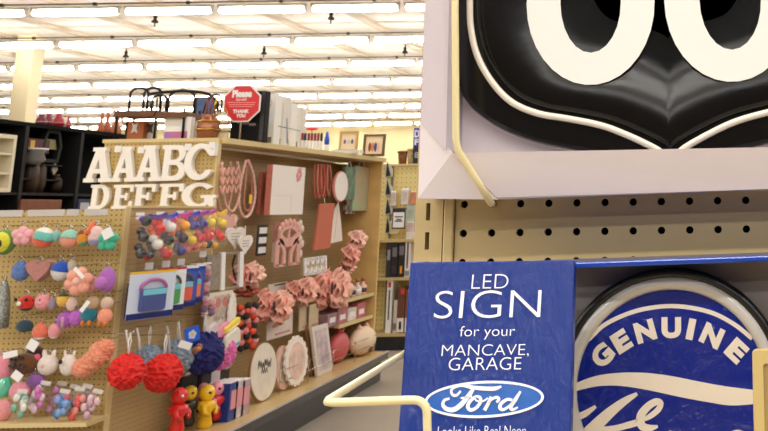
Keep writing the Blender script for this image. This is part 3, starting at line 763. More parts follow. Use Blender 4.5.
p_ = plush('avocado_plush', 4.5, 242, 22, 25, (96, 140, 52), 'round avocado plush with brown stone, cut by the left edge of the photo', extra=lambda t, p, rx, rz: (MB().ball(p+V((0, -rx*.22, 0)), (rx*.86, rx*.62, rz*.86), 16, 10).build('flesh', fz_((226, 222, 62)), t), MB().ball(p+V((-.004, -rx*.72, -rz*.1)), (rx*.42, rx*.3, rz*.36), 12, 8).build('stone', fz_((70, 40, 20)), t)))
flower('flower_plush', 22.5, 236, 22, (248, 178, 188), (250, 190, 198), 'pale pink flower plush beside the avocado plush', squash=.75)
plush('macaw_ball', 43, 238, 21, 20, (240, 110, 74), 'round plush banded white, teal and coral in the top row', extra=lambda t, p, rx, rz: (cap(t, p, rx, rz, (238, 234, 222), 0, pi*.32, 'white_band', .25), cap(t, p+V((.006, -.006, 0)), rx*.94, rz*.94, (112, 196, 184), pi*.28, pi*.55, 'teal_band', .25)))
plush('mini_ball', 56.5, 236, 9, 11, (130, 190, 180), 'small teal plush squeezed behind the coral banded ball')
plush('round_plush', 69.5, 239, 18, 18, (240, 158, 128), 'peach round plush with a mint green top in the top row', extra=lambda t, p, rx, rz: cap(t, p, rx, rz, (150, 206, 186), 0, pi*.46, 'mint_top', .1))
plush('toucan_plush', 83, 238, 12, 16, (232, 150, 40), 'orange and brown bird plush with a green belly', extra=lambda t, p, rx, rz: (cap(t, p, rx, rz, (134, 54, 28), 0, pi*.35, 'head', -.2), cap(t, p, rx, rz, (86, 150, 104), pi*.68, pi, 'belly', -.2), MB().lathe([(.002, .07), (.018, .035), (.03, 0)], p+V((.04, 0, .02)), 8).build('beak', fz_((240, 110, 66)), t)))
plush('unicorn_plush', 96, 236, 15, 20, (238, 200, 196), 'pale pink plush with a lilac bottom beside the teal flower', extra=lambda t, p, rx, rz: cap(t, p, rx, rz, (160, 152, 182), pi*.6, pi, 'lilac_bottom'))
f_ = flower('flower_plush', 107.5, 240, 22, (74, 196, 160), (90, 206, 172), 'teal flower plush with a square white tag, right end of the top row')
wtag(f_, toyloc(115, 233), 0, 0, .05, .05, .5)
plush('pompom_plush', 21, 271, 18, 18, (92, 126, 188), 'denim blue fluffy ball in the second row', fluffy=True)
p = toyloc(41, 269); hr_ = pw(12, YT)
hb = [(hr_*1.0*math.sin(a)**3, hr_*(.8*math.cos(a)-.32*math.cos(2*a)-.12*math.cos(3*a))) for a in [2*pi*i/28 for i in range(28)]]
t = thing('heart_plush', p-V((0, 0, hr_)), 'dusty mauve heart plush between the blue ball and the blue and white one', 'plush toy', 'plush toys on the end display')
MB().prism(hb, front(p), -.03, .03).build('body', fz_((190, 130, 122)), t, bevel=.02); top_loop(t, p+V((0, 0, hr_*.5)), .018, YT)
plush('penguin_plush', 61, 271, 19, 19, (222, 222, 222), 'round white plush with a bright royal blue cap', extra=lambda t, p, rx, rz: cap(t, p, rx, rz, (28, 84, 190), 0, pi*.5, 'cap', .15))
plush('cream_plush', 71.5, 267, 9, 13, (196, 186, 172), 'small greyish plush beside the blue capped ball')
f_ = flower('flower_plush', 78.5, 281.5, 27, (246, 172, 150), (250, 196, 184), 'big peach flower plush with a light centre', Y=YT-.04, n=6)
wtag(f_, toyloc(87, 272, YT-.04), 0, 0, .018, .07, .8)
plush('peach_plush', 92, 284, 13, 16, (238, 164, 146), 'peach plush tucked behind the big peach flower')
plush('octopus_plush', 107, 280, 17, 24, (178, 104, 192), 'purple two-lobed plush at the right end of the second row', extra=lambda t, p, rx, rz: MB().ball(p+V((-rx*.25, -.03, -rz*.2)), (rx*.72, rx*.6, rz*.52), 14, 9).build('face', fz_((190, 116, 200)), t))
# third row
SEQ = mat('silver_sequins', (190, 196, 190), .25, .7, bump=(160, .9), var=.6, vscale=120)
p = toyloc(2, 303); t = thing('sequin_tassel', p-V((0, 0, .11)), 'silver and dark sequin tassel hanging at the left edge', 'keychain')
MB().lathe([(.010, .11), (.022, .08), (.034, .02), (.040, -.06), (.042, -.12)], p, 12).build('strands', SEQ, t); MB().tube([p+V((.008*math.cos(a), 0, .12+.014*math.sin(a))) for a in [2*pi*i/10 for i in range(10)]], .003, 6, True).build('ring', CHROME, t)
plush('ladybug_plush', 26.5, 303, 16, 15, (226, 44, 30), 'red ladybug plush with black spots and black underside', extra=lambda t, p, rx, rz: (cap(t, p, rx, rz, (24, 20, 20), pi*.72, pi, 'underside'), dot(t, p, -.012, .0, .012, (245, 235, 230)), dot(t, p, .022, .018, .010, (24, 20, 20)), dot(t, p, -.03, .02, .010, (24, 20, 20))))
plush('pig_plush', 43, 302, 15, 15, (244, 160, 168), 'pink pig plush with a snout beside the ladybug', extra=lambda t, p, rx, rz: (MB().ball(p+V((0, -rx*.62, -rz*.1)), (rx*.34, rx*.25, rz*.26), 10, 7).build('snout', fz_((250, 178, 184)), t), dot(t, p, -.018, .014, .005, (30, 20, 20), 'eye', -.055), dot(t, p, .018, .014, .005, (30, 20, 20), 'eye', -.055), ears(t, p, rx*.55, rz*.85, rx*.22, rz*.25, (240, 150, 160))))
plush('grey_plush', 52.5, 304, 8, 12, (150, 134, 150), 'small grey plush behind the pink pig')
plush('bee_plush', 63, 300, 12, 13, (238, 190, 76), 'yellow plush with a dark green leafy top', extra=lambda t, p, rx, rz: cap(t, p, rx, rz, (52, 78, 42), 0, pi*.32, 'leaf_top'))
plush('lamb_plush', 72, 304, 11, 14, (234, 204, 186), 'small cream plush beside the yellow one')
plush('bear_plush', 93, 303, 14, 13, (196, 164, 132), 'tan plush with white tag under the big peach flower', extra=lambda t, p, rx, rz: wtag(t, p, 0, -.01, .02, .06, -.6))
plush('lamb_plush', 107, 303, 12, 12, (220, 190, 168), 'pale beige plush under the purple two-lobed one')
# fourth row
plush('whale_plush', 24.5, 326, 17, 12, (36, 66, 78), 'dark teal fuzzy fish plush in the fourth row', extra=lambda t, p, rx, rz: MB().ball(p+V((rx*.6, 0, -rz*.6)), (rx*.35, rx*.2, rz*.3), 8, 6).build('tail', fz_((36, 66, 78)), t))
def ex_gn(t, p, rx, rz):
    cap(t, p, rx, rz, (240, 228, 222), pi*.72, pi, 'belly'); MB().lathe([(rx*.7, 0), (rx*.35, rz*.5), (.003, rz)], p+V((0, 0, rz*.45)), 10).build('pointed_head', fz_((236, 120, 92)), t)
plush('shrimp_plush', 40.5, 332, 15, 15, (236, 120, 92), 'coral pink plush with pointed head and white belly', extra=ex_gn)
plush('bird_plush', 54.5, 331, 12, 14, (238, 160, 164), 'pink plush with speckles and a pale foot next to the coral one', extra=lambda t, p, rx, rz: cap(t, p, rx, rz, (244, 222, 214), pi*.75, pi, 'belly'))
plush('caterpillar_plush', 65, 320, 15, 15, (184, 96, 198), 'purple fluffy ball, left one of the purple pair', fluffy=True)
plush('caterpillar_plush', 76, 318, 14, 14, (192, 104, 206), 'purple fluffy ball, right one of the purple pair', fluffy=True, extra=lambda t, p, rx, rz: MB().tube([p+V((-rx, -.05, rz*.3)), p+V((-rx*.9, -.05, -rz*1.3))], .008, 6).build('ribbon', fz_((200, 150, 160)), t))
def feet(t, p, rx, rz):
    for s in (-1, 1): MB().ball(p+V((s*rx*.4, -.02, -rz*.95)), (rx*.22, rx*.3, rz*.35), 8, 6).build('foot', fz_((226, 128, 30)), t)
plush('duck_plush', 89, 315, 16, 15, (24, 122, 140), 'teal round duck plush with orange feet', extra=feet)
plush('duck_plush', 105, 316, 14, 15, (246, 160, 132), 'peach round duck plush with orange feet, beside the corner post', extra=feet)
# fifth row
plush('pink_plush', 3.5, 368, 18, 24, (238, 150, 166), 'pink plush at the left edge, fifth row', extra=lambda t, p, rx, rz: ears(t, p, rx*.5, rz*1.05, rx*.2, rz*.35, (200, 160, 150)))
def ex_leo(t, p, rx, rz):
    for k in range(12):
        a = random.uniform(0, 2*pi); r = random.uniform(.1, .8); MB().ball(p+V((math.cos(a)*r*rx, -rx*.75*math.sqrt(1-r*r)*.98, math.sin(a)*r*rz)), (.010, .006, .008), 7, 5).build('spot', fz_((44, 24, 12)), t)
    wtag(t, p, -.03, .055, .07, .03, .2)
plush('leopard_plush', 24, 364, 29, 20, (104, 62, 28), 'brown spotted leopard plush with white paper tag', extra=ex_leo)
plush('leopard_plush', 34, 354, 16, 16, (70, 42, 22), 'darker brown plush behind the spotted leopard one', Y=YT+.05, extra=lambda t, p, rx, rz: (wtag(t, p, .03, .05, .05, .05, -.5), dot(t, p, .05, -.01, .018, (226, 96, 128), 'nose', -.05)))
def ex_bun(t, p, rx, rz):
    ears(t, p, rx*.45, rz*1.0, rx*.26, rz*.5, (240, 226, 216)); dot(t, p, -rx*.1, -.0, rx*.2, (240, 180, 178), 'nose', -rx*.7)
plush('bunny_plush', 48, 365, 19, 19, (238, 224, 214), 'white bunny plush, left of the white pair', extra=ex_bun)
plush('bunny_plush', 68.5, 365, 16, 20, (242, 230, 220), 'white bunny plush with one dark eye, right of the white pair', extra=lambda t, p, rx, rz: (ears(t, p, rx*.5, rz*.95, rx*.2, rz*.45, (240, 230, 220)), dot(t, p, -rx*.35, rz*.4, .011, (30, 24, 24), 'eye', -.045)))
p = toyloc(92, 361); t = thing('fluffy_plush', p-V((0, 0, .06)), 'long peach fluffy plush lying aslant beside the corner post', 'plush toy', 'plush toys on the end display')
mb = MB(); R45 = Matrix.Rotation(-.75, 3, 'Y'); mb.fluff(p, (.05, .045, .045), amp=.1); mb.fluff(p+V((-.04, 0, -.03)), (.05, .045, .045), amp=.1); mb.fluff(p+V((.035, 0, .035)), (.055, .05, .055), amp=.1); mb.build('body', fz_((242, 156, 122)), t)
MB().fluff(p+V((.062, -.005, .062)), (.042, .04, .04), amp=.1).build('head', fz_((236, 146, 112)), t); top_loop(t, p+V((.05, 0, .075)), .018, YT)
# sixth row and bags on the bottom shelf
plush('foil_plush', 3.5, 386, 15, 22, (92, 206, 172), 'shiny mint plush at the left edge near the bottom', extra=lambda t, p, rx, rz: MB().ball(p+V((.004, -rx*.5, rz*.2)), (rx*.55, rx*.4, rz*.5), 10, 7).build('foil_patch', mat('mint_foil', (150, 236, 206), .2, .5, bump=(80, .6)), t))
plush('pink_plush', 20, 391, 20, 18, (242, 156, 172), 'round pink plush above the clear bags', extra=lambda t, p, rx, rz: wtag(t, p, .02, .08, .05, .04, -.6))
plush('purple_plush', 36, 381, 18, 12, (140, 86, 164), 'purple plush beside the round pink one, above the bags', extra=lambda t, p, rx, rz: ears(t, p, rx*.5, rz*.9, rx*.2, rz*.4, (140, 86, 164)))
plush('pink_plush', 4, 410, 17, 20, (238, 156, 160), 'pink plush lowest at the left edge, on the bottom shelf', loop=False)
BAGC = [((120, 176, 150), (220, 224, 216)), ((210, 120, 190), (230, 200, 220)), ((196, 186, 190), (236, 226, 220)), ((188, 130, 190), (216, 150, 206)), ((70, 120, 180), (120, 160, 210)), ((226, 90, 90), (240, 150, 140)), ((60, 66, 96), (130, 130, 150)), ((214, 90, 110), (110, 150, 210)), ((226, 190, 190), (200, 160, 180))]
BW = ['with mint trinkets, leftmost', 'with magenta trinkets, second from left', 'with cream trinkets, third from left', 'with violet trinkets, in the middle', 'with blue trinkets, right of the middle', 'with red trinkets, near the right end', 'with navy trinkets, towards the right', 'with red and blue trinkets, second from right', 'with pale pink trinkets, at the right end']
bx = [18, 40, 33, 56, 58, 74, 80, 68, 90]
by = [408, 398, 413, 398, 415, 416, 400, 412, 412]
for i in range(9):
    Yb = YL-.19+.045*(i % 4); p = PY(bx[i], by[i], Yb); p.z = max(p.z, zsh+.075)
    t = thing('trinket_bag', V((p.x, Yb, p.z-.07)), 'clear plastic bag %s on the plush shelf' % BW[i], 'bag', 'clear bags on the bottom shelf')
    tl_ = random.uniform(.2, .6)
    f = Fr(p, (math.cos(tl_), 0, -math.sin(tl_)*.4), (math.sin(tl_)*.8, 0, math.cos(tl_)), (0, -1, 0))
    c1, c2_ = BAGC[i]
    for k in range(8):
        MB().ball(f.p(random.uniform(-.032, .032), random.uniform(-.058, .05), random.uniform(-.01, .012)), (.017, .010, .020), 8, 6, bump=.15).build('trinket', mat('trinket_%d_%d_%d' % (c1 if k % 2 else c2_), (c1 if k % 2 else c2_), .35), t)
    mb = MB(); mb.ball(p, (.045, .02, .07), 12, 9, bump=.1, freq=4, rot=Matrix.Rotation(tl_, 3, 'Y')); mb.build('bag', CLEAR, t)
    wt = MB().box(f.p(0, .072, 0), (.05, .02, .002), f); wt.build('header', FROST, t)
# ---------------------------------------------------------------- goods on the side of the lower unit
def sbox(x0, y0, x1, y1, X):
    ym, xm = (y0+y1)/2, (x0+x1)/2
    a, b = PX(x0, ym, X), PX(x1, ym, X); zt, zb = PX(xm, y0, X).z, PX(xm, y1, X).z
    return (a.y+b.y)/2, (zt+zb)/2, abs(b.y-a.y), zt-zb
SIDEHK = 'peg hooks along the side of the displays'
def shook(y, z, X, L_):
    hook(V((X+.012, y, z)), (1, 0, 0), L_, 'thin metal peg hook on the side of the pegboard displays', SIDEHK)
# bead packets: clear bags of coloured balls
PKT = [(138, 216, 160, 256, [(24, 22, 24), (220, 50, 44), (26, 24, 26), (232, 230, 226), (24, 22, 24)], 'black and red balls, nearest packet of the row'),
       (150, 216, 170, 257, [(232, 48, 44), (240, 240, 238), (226, 90, 40), (28, 26, 28), (30, 26, 28), (220, 40, 40)], 'red, white and black balls, second packet'),
       (165, 215, 184, 254, [(226, 60, 120), (250, 176, 40), (246, 120, 40), (40, 36, 60), (206, 214, 40), (60, 60, 130)], 'orange and lime balls, third packet'),
       (176, 214, 193, 251, [(236, 50, 90), (60, 60, 160), (246, 140, 40), (236, 206, 40), (200, 40, 60)], 'pink and yellow balls, fourth packet'),
       (186, 213, 202, 248, [(230, 60, 70), (70, 50, 150), (240, 200, 40), (224, 60, 80), (248, 120, 50)], 'red and violet balls, fifth packet'),
       (195, 212, 210, 246, [(246, 150, 40), (240, 220, 70), (70, 80, 110), (232, 60, 60), (240, 190, 50)], 'yellow and grey balls, sixth packet'),
       (206, 213, 221, 246, [(252, 190, 40), (240, 220, 50), (220, 110, 30), (240, 60, 48), (30, 30, 30)], 'yellow, brown and red balls, farthest packet')]
for i, (x0, y0, x1, y1, cs, lab) in enumerate(PKT):
    X = XL+.13-.004*i; y, z, w, hh = sbox(x0, y0, x1, y1, X); w = min(w, .20)
    t = thing('bead_packet', (X, y, z-hh/2), 'clear packet of ' + lab, 'packet', 'packets of coloured balls on the side panel')
    f = Fr((X, y, z), (.25, .97, 0), (-.0, .12, 1), (1, -.25, 0))
    nb = len(cs)
    for k, c in enumerate(cs):
        cxk = (.26 if k % 2 else -.24)*w; czk = (.38-.8*k/(nb-1))*hh
        r = .027 if hh > .17 else .023
        MB().ball(f.p(cxk, czk, .012), r, 12, 8).build('ball', mat('gloss_ball_%d_%d_%d' % c, c, .3, coat=.5), t)
        MB().ball(f.p(-cxk*.9, czk-.01, -.012), r*.8, 10, 7).build('ball', mat('gloss_ball_%d_%d_%d' % cs[(k+1) % nb], cs[(k+1) % nb], .3, coat=.5), t)
    mb = MB(); mb.prism(rrect(-w/2, -hh/2, w/2, hh/2, .01), f, .034, .035); mb.build('film', CLEAR, t)
    ribc = [(90, 60, 150), (60, 70, 190), (200, 60, 150), (60, 60, 180), (150, 60, 160), (190, 70, 150), (240, 190, 60)][i]
    mb = MB(); mb.stroke([(-w*.4, hh*.42), (-w*.1, hh*.5), (w*.2, hh*.47), (w*.45, hh*.55)], .02, f, -.004, .012); mb.build('ribbon', mat('ribbon_%d' % i, ribc, .5), t)
    shook(y, z+hh/2, X, .12)
for i, (x, y) in enumerate([(140, 216), (160, 215), (180, 214), (197, 213), (203, 254), (149, 266), (166, 264), (181, 262)]):
    p = PX(x, y, XL+.05); f = Fr(p, (.5, .86, 0), (0, 0, 1), (.86, -.5, 0))
    MB().prism([(-.022, -.018), (.022, -.018), (.022, .018), (-.022, .018)], f, 0, .002).thing('price_tag', WTAG, 'small white price tag %s on the side panel' % ['nearest the corner post, above the packets', 'second above the packets', 'third above the packets', 'fourth above the packets', 'at the lower right of the last packet', 'above the front blister card', 'above the second blister card', 'above the blue blister cards'][i], 'price tag', 'price tags on the side panel')
# blister cards
CARDS = [(128, 281, 139, 318, (96, 60, 86), (60, 110, 160), 'dark backing card, half hidden behind the front one'), (135, 271, 167, 318, (206, 218, 238), (34, 60, 140), 'white and blue card with purple cup, nearest'), (160, 268, 180, 311, (232, 236, 240), (60, 160, 80), 'white card with a green blister, second'), (172, 267, 192, 307, (24, 70, 176), (226, 80, 50), 'blue card with a red blister, third'), (184, 265, 200, 303, (20, 62, 168), (236, 120, 60), 'blue card with an orange blister, fourth'), (192, 263, 206, 300, (96, 110, 170), (220, 130, 120), 'violet blue card, farthest')]
for i, (x0, y0, x1, y1, c, c2_, lab) in enumerate(CARDS):
    X = XL+.16-.018*i if i else XL+.05
    y, z, w, hh = sbox(x0, y0, x1, y1, X)
    t = thing('blister_card', (X, y, z-hh/2), lab+' in the hanging row', 'blister pack', 'blister cards on the side panel')
    f = Fr((X, y, z), (.30, .95, 0), (0, .03, 1), (.95, -.30, 0))
    w = w*.95
    MB().prism(rrect(-w/2, -hh/2, w/2, hh/2, .008), f, 0, .002).build('card', mat('card_%d' % i, c, .4), t)
    MB().box(f.p(0, hh*.475, .0022), (w, hh*.05, .001), f).build('header', mat('card_yellow', (240, 190, 40), .4) if i in (1, 0) else mat('card_red', (200, 50, 70), .4) if i == 2 else WTAG, t)
    MB().box(f.p(0, -hh*.43, .0022), (w, hh*.13, .001), f).build('footer', mat('card_navy', (20, 36, 110), .4), t)
    mb = MB(); mb.tube([f.p(w*.28*math.cos(a), hh*.12+hh*.2*math.sin(a), .012) for a in [pi*k/10 for k in range(11)]], .008, 6); mb.build('cup_handle', mat('cup_handle_%d' % i, [(150, 60, 140), (176, 80, 150), (50, 60, 60), (30, 30, 50), (60, 80, 190), (200, 80, 90)][i], .4), t)
    MB().prism(rrect(-w*.27, -hh*.34, w*.27, hh*.13, .012), f, .002, .022).build('cup', mat('cup_%d' % i, c2_, .35), t, bevel=.004)
    MB().box(f.p(0, hh*.06, .0225), (w*.5, hh*.12, .001), f).build('cup_band', mat('cup_band', (110, 200, 220), .35), t)
    MB().prism(rrect(-w*.34, -hh*.38, w*.34, hh*.38, .02), f, .026, .027).build('blister', CLEAR, t)
    shook(y, z+hh/2, X, X-XL-.002)
# pink dotted garland strips hung beside the cards
for i, (x, y0, y1) in enumerate([(207, 268, 300), (205, 298, 322), (212, 302, 320)]):
    X = XL+.10; P0 = PX(x, y0, X); n = int((y1-y0)/5)
    t = thing('pompom_string', P0-V((0, 0, .15)), 'string of small pink and white pompoms %s' % ['hanging right of the blister cards', 'hanging below the blister cards', 'hanging beside the photo card'][i], 'garland', 'strings of little pompoms')
    for k in range(n):
        MB().fluff(P0-V((0, -.012*(k % 2), .03*k)), .019, amp=.2).build('pompom', fz_([(244, 206, 206), (232, 160, 170), (150, 120, 160)][k % 3]), t)
# loofahs / pom-poms
def puff(x, y, r, c, lab, X, st=True):
    p = PX(x, y, X); R = r*p.y*.985/1000
    t = thing('bath_pouf', p-V((0, 0, R)), lab, 'pouf', 'ruffled poufs hanging on the side panel')
    mb = MB(); mb.fluff(p, (R, R, R), amp=.11); mb.build('puff', mat('pouf_%d_%d_%d' % c, c, .7, bump=(60, .5), var=.3, vscale=60), t)
    if st:
        mb = MB(); mb.tube([p+V((0, 0, R*.8)), p+V((0, .012, R+.06)), p+V((0, 0, R+.10)), p+V((0, -.012, R+.06)), p+V((0, 0, R*.8))], .003, 5); mb.build('cord', WTAG, t)
        shook(p.y, p.z+R+.098, X, X-XL-.002)
    return t
puff(147.5, 361, 14, (136, 154, 172), 'grey blue ruffled pouf behind the two red ones', XL+.09)
puff(176, 357, 16, (146, 164, 182), 'light grey blue ruffled pouf right of the red ones', XL+.09)
puff(127, 371.5, 16, (226, 30, 26), 'bright red ruffled pouf, nearest the corner post', XL+.16)
puff(163, 373, 17, (228, 32, 26), 'bright red ruffled pouf, the right one of the red pair', XL+.20)
puff(218, 352, 16, (238, 120, 190), 'hot pink ruffled pouf behind the navy one', XL+.12)
puff(203, 353, 19, (22, 28, 108), 'navy ruffled pouf with brown bow charm', XL+.18)
puff(224, 361, 8, (224, 214, 204), 'small cream ruffled pouf right of the hot pink one', XL+.06)
p = PX(197, 349, XL+.30); t = thing('bow_charm', p-V((0, 0, .03)), 'brown and orange bow charm on the navy pouf', 'charm')
for s in (-1, 1): MB().ball(p+V((0, s*.022, .006*s)), (.014, .024, .02), 10, 7).build('bow_loop', fz_((120, 74, 24)), t)
MB().ball(p+V((.01, 0, 0)), (.012, .012, .012), 8, 6).build('knot', fz_((232, 120, 40)), t)
p = PX(192, 334.5, XL+.26); f = Fr(p, (.5, .86, .2), (-.1, -.17, .98), (.86, -.5, 0)); t = thing('flower_tag', p-V((0, 0, .04)), 'bright blue square tag with pale flower above the navy pouf', 'tag')
MB().prism(rrect(-.042, -.04, .042, .04, .008), f, 0, .003).build('card', mat('tag_blue', (30, 90, 210), .4), t)
for k in range(5): MB().prism(ell(.014*math.cos(k*1.257), .014*math.sin(k*1.257), .011, .011, 10), f, .003, .0036).build('petal', mat('tag_pale', (190, 200, 220), .5), t)
MB().prism(ell(0, 0, .007, .007, 10), f, .0036, .004).build('centre', mat('tag_centre', (220, 180, 60), .5), t)
p = PX(185, 345, XL+.28); f = Fr(p, (.5, .8, -.35), (.3, .2, .9)); MB().prism([(-.035, -.018), (.035, -.018), (.035, .018), (-.035, .018)], f, 0, .003).thing('paper_tag', WTAG, 'white rectangular tag lying on the grey pouf by the navy one', 'tag')
for i, (x, y0, y1) in enumerate([(126, 330, 356), (137, 328, 350), (167, 326, 354), (178, 322, 350)]):
    a, b = PX(x, y0, XL+.10), PX(x+3, y1, XL+.11)
    MB().tube([a, (a+b)/2+V((0, .006, 0)), b], .006, 6).thing('hang_strap', FROST, 'white hanging strap of the poufs, %s from the corner post' % ['first', 'second', 'third', 'fourth'][i], 'strap', 'white straps above the poufs')
# dark socks / stems behind, below the poufs
for i, (x0, y0, x1, y1, c, lab) in enumerate([(176, 374, 192, 398, (28, 26, 30), 'black hanging pouch below the right red pouf'), (197, 366, 207, 388, (60, 56, 60), 'dark grey hanging pouch below the navy pouf'), (206, 362, 216, 384, (222, 210, 206), 'white hanging pouch below the hot pink pouf'), (216, 364, 225, 384, (60, 50, 52), 'charcoal hanging pouch below the hot pink pouf')]):
    X = XL+.04; y, z, w, hh = sbox(x0, y0, x1, y1, X)
    t = thing('pouch', (X, y, z-hh/2), lab, 'pouch', 'pouches hanging under the poufs')
    f = side((X, y, z)); MB().prism(rrect(-w/2, -hh/2, w/2, hh*.42, .02), f, 0, .03).build('body', mat('pouch_%d' % i, c, .7, bump=(40, .2)), t, bevel=.008)
    MB().prism([(-w*.2, hh*.42), (w*.2, hh*.42), (w*.1, hh*.55), (-w*.1, hh*.55)], f, .012, .016).build('hang_tab', FROST, t)
# little figures at the bottom
def figure(x, y, s, cb, ch, ca, lab, X, mask=False):
    p = PX(x, y, X); k = s*p.y*.985/1000
    t = thing('figure_bottle', p-V((0, 0, k*.9)), lab, 'toy figure', 'toy figure bottles on the deck')
    def bm(c): return mat('toy_%d_%d_%d' % c, c, .3, coat=.4)
    MB().lathe([(.24*k, -.9*k), (.30*k, -.7*k), (.22*k, -.25*k), (.42*k, .05*k), (.36*k, .22*k), (.12*k, .3*k)], p, 14).build('body', bm(cb), t)
    MB().ball(p+V((0, 0, .58*k)), (.33*k, .33*k, .36*k), 14, 10).build('head', bm(ch), t)
    for sg_ in (-1, 1):
        MB().tube([p+V((.06*k, sg_*.36*k, .12*k)), p+V((.2*k, sg_*.5*k, -.15*k)), p+V((.3*k, sg_*.3*k, -.3*k))], [.13*k, .11*k, .09*k], 8).build('arm', bm(ca), t)
        MB().ball(p+V((.25*k, sg_*.13*k-.1*k, .62*k)), (.06*k, .07*k, .06*k), 8, 6).build('eye', bm((240, 240, 240)) if mask else bm((20, 20, 20)), t)
figure(178, 411, 23, (214, 28, 30), (222, 34, 32), (214, 28, 30), 'red toy figure bottle with white eyes, foremost at the bottom', -2.86, True)
figure(189, 406, 20, (26, 26, 30), (236, 190, 40), (26, 26, 30), 'black bodied toy figure with a yellow head behind the red one', -2.93)
figure(206, 407, 22, (240, 190, 30), (248, 200, 30), (240, 190, 30), 'yellow toy figure bottle standing next to the black bodied one', -2.86)
figure(216, 401, 19, (206, 30, 36), (244, 150, 180), (244, 160, 186), 'toy figure with pink head and red body, right of the yellow one', -2.87)
figure(203, 398, 15, (230, 130, 160), (244, 160, 186), (230, 130, 160), 'small all pink toy figure behind the yellow one', -2.97)
figure(227, 398, 17, (150, 24, 34), (214, 30, 36), (200, 190, 190), 'dark red toy figure with bright red head by the blue books', -2.87)
# books at the bottom
for i, (x0, y0, x1, y1, c, lab) in enumerate([(229, 383, 237, 424, (26, 58, 140), 'blue boxed book standing at the front of the deck'), (235, 381, 244, 418, (214, 200, 204), 'white and pink book right behind the blue one'), (242, 380, 250, 413, (196, 170, 176), 'mauve book, farthest of the three on the deck')]):
    X = -2.80; y, z, w, hh = sbox(x0, y0, x1, y1, X); z0 = ZD+.001; hh = z+hh/2-z0
    t = thing('book', (X-.06, y, z0), lab, 'book', 'boxed books on the deck')
    MB().bb(X-.13, X, y-w/2, y+w/2, z0, z0+hh).build('cover', mat('bookc_%d' % i, c, .4, var=.25, vscale=25), t, bevel=.002)
    MB().bb(X-.128, X-.003, y-w/2+.004, y+w/2-.004, z0+hh, z0+hh+.004).build('pages', WTAG, t)
    MB().bb(X, X+.001, y-w*.3, y+w*.3, z0+hh*.3, z0+hh*.8).build('spine_label', mat('book_lab', (226, 150, 160), .5), t)
# ---------------------------------------------------------------- pink goods on the long side
PINK = lambda c: mat('pink_%d_%d_%d' % c, c, .6, var=.15, vscale=40)
def gfr(x, y, X): return side(PX(x, y, X))
def strand(t, pts, X, r, m, name='strand', bead=True, closed=False):
    P = cat_rom([PX(x, y, X) for x, y in pts], 8, closed)
    if bead:
        R = [r*(1 if i % 2 else .62) for i in range(len(P))]
        return MB().tube(P, R, 8, closed).build(name, m, t)
    return MB().tube(P, r, 8, closed).build(name, m, t)
PK1, PK2, PK3 = (230, 172, 158), (218, 146, 134), (240, 192, 178)
Xg = -3.08
t = thing('bead_garland', PX(228, 210, Xg), 'pink beaded garland with looped word charms, nearest on the long side', 'garland', 'pink beaded garlands')
strand(t, [(218, 160), (217, 180), (219, 205), (224, 212), (230, 200), (232, 178), (230, 162)], Xg, .010, PINK(PK1))
strand(t, [(222, 162), (223, 185), (226, 205), (233, 211), (239, 196), (239, 172), (237, 162)], Xg+.03, .010, PINK(PK3))
for k, yy in enumerate((172, 181, 190)):
    mb = MB(); f = side(PX(220, yy, Xg+.06)); mb.stroke([f.px(220+i*2.2, yy+(3.4 if i % 2 else -3.4)-.15*i) for i in range(10)], .011, f, 0, .006); mb.build('word_charm', PINK((232, 170, 156)), t)
t = thing('bead_garland', PX(247, 217, Xg), 'long pink beaded garland loop left of the white canvas print', 'garland', 'pink beaded garlands')
strand(t, [(246, 160), (241, 180), (239, 205), (244, 217), (251, 212), (255, 195), (253, 174), (248, 160)], Xg+.02, .011, PINK(PK3))
strand(t, [(247, 162), (245, 185), (244, 205), (248, 211), (252, 200), (251, 176)], Xg, .008, PINK(PK2))
MB().box(PX(250.5, 199, Xg+.035), (.004, .035, .06)).build('yellow_tag', mat('tag_yellow', (236, 200, 50), .5), t)
def heart(f, r, sx=1): return [(sx*r*math.sin(a)**3, r*(.82*math.cos(a)-.31*math.cos(2*a)-.12*math.cos(3*a)-.06*math.cos(4*a))) for a in [2*pi*i/30 for i in range(30)]]
def side_heart(x, y, w, h, c, lab, X, lines=False):
    yy, z, ww, hh = sbox(x-w/2, y-h/2, x+w/2, y+h/2, X); f = side((X, yy, z))
    t = thing('heart_plaque', (X, yy, z-hh/2), lab, 'plaque', 'heart plaques on the long side')
    MB().prism([(a*ww/hh, b) for a, b in heart(f, hh/2)], f, 0, .012).build('heart', mat('heart_%d_%d_%d' % c, c, .55), t)
    if lines:
        for k in (-1, 0, 1): MB().prism([(-ww*.25, k*hh*.12-.002), (ww*.22, k*hh*.12-.002), (ww*.22, k*hh*.12+.002), (-ww*.25, k*hh*.12+.002)], f, .012, .013).build('print_line', mat('grey_print', (150, 140, 140), .6), t)
    MB().tube([f.p(0, hh*.3, .006), f.p(.004, hh*.62, 0), f.p(0, hh*.8, 0)], .0025, 5).build('string', WTAG, t)
side_heart(227.5, 222, 17, 22, (226, 172, 156), 'pale pink wooden heart plaque under the first garland', -3.06)
side_heart(234, 236.5, 19, 25, (232, 222, 214), 'white heart plaque with grey writing, upper of two', -3.02, True)
side_heart(244, 243.5, 14, 22, (236, 228, 222), 'white heart plaque with grey writing, lower right of two', -2.99, True)
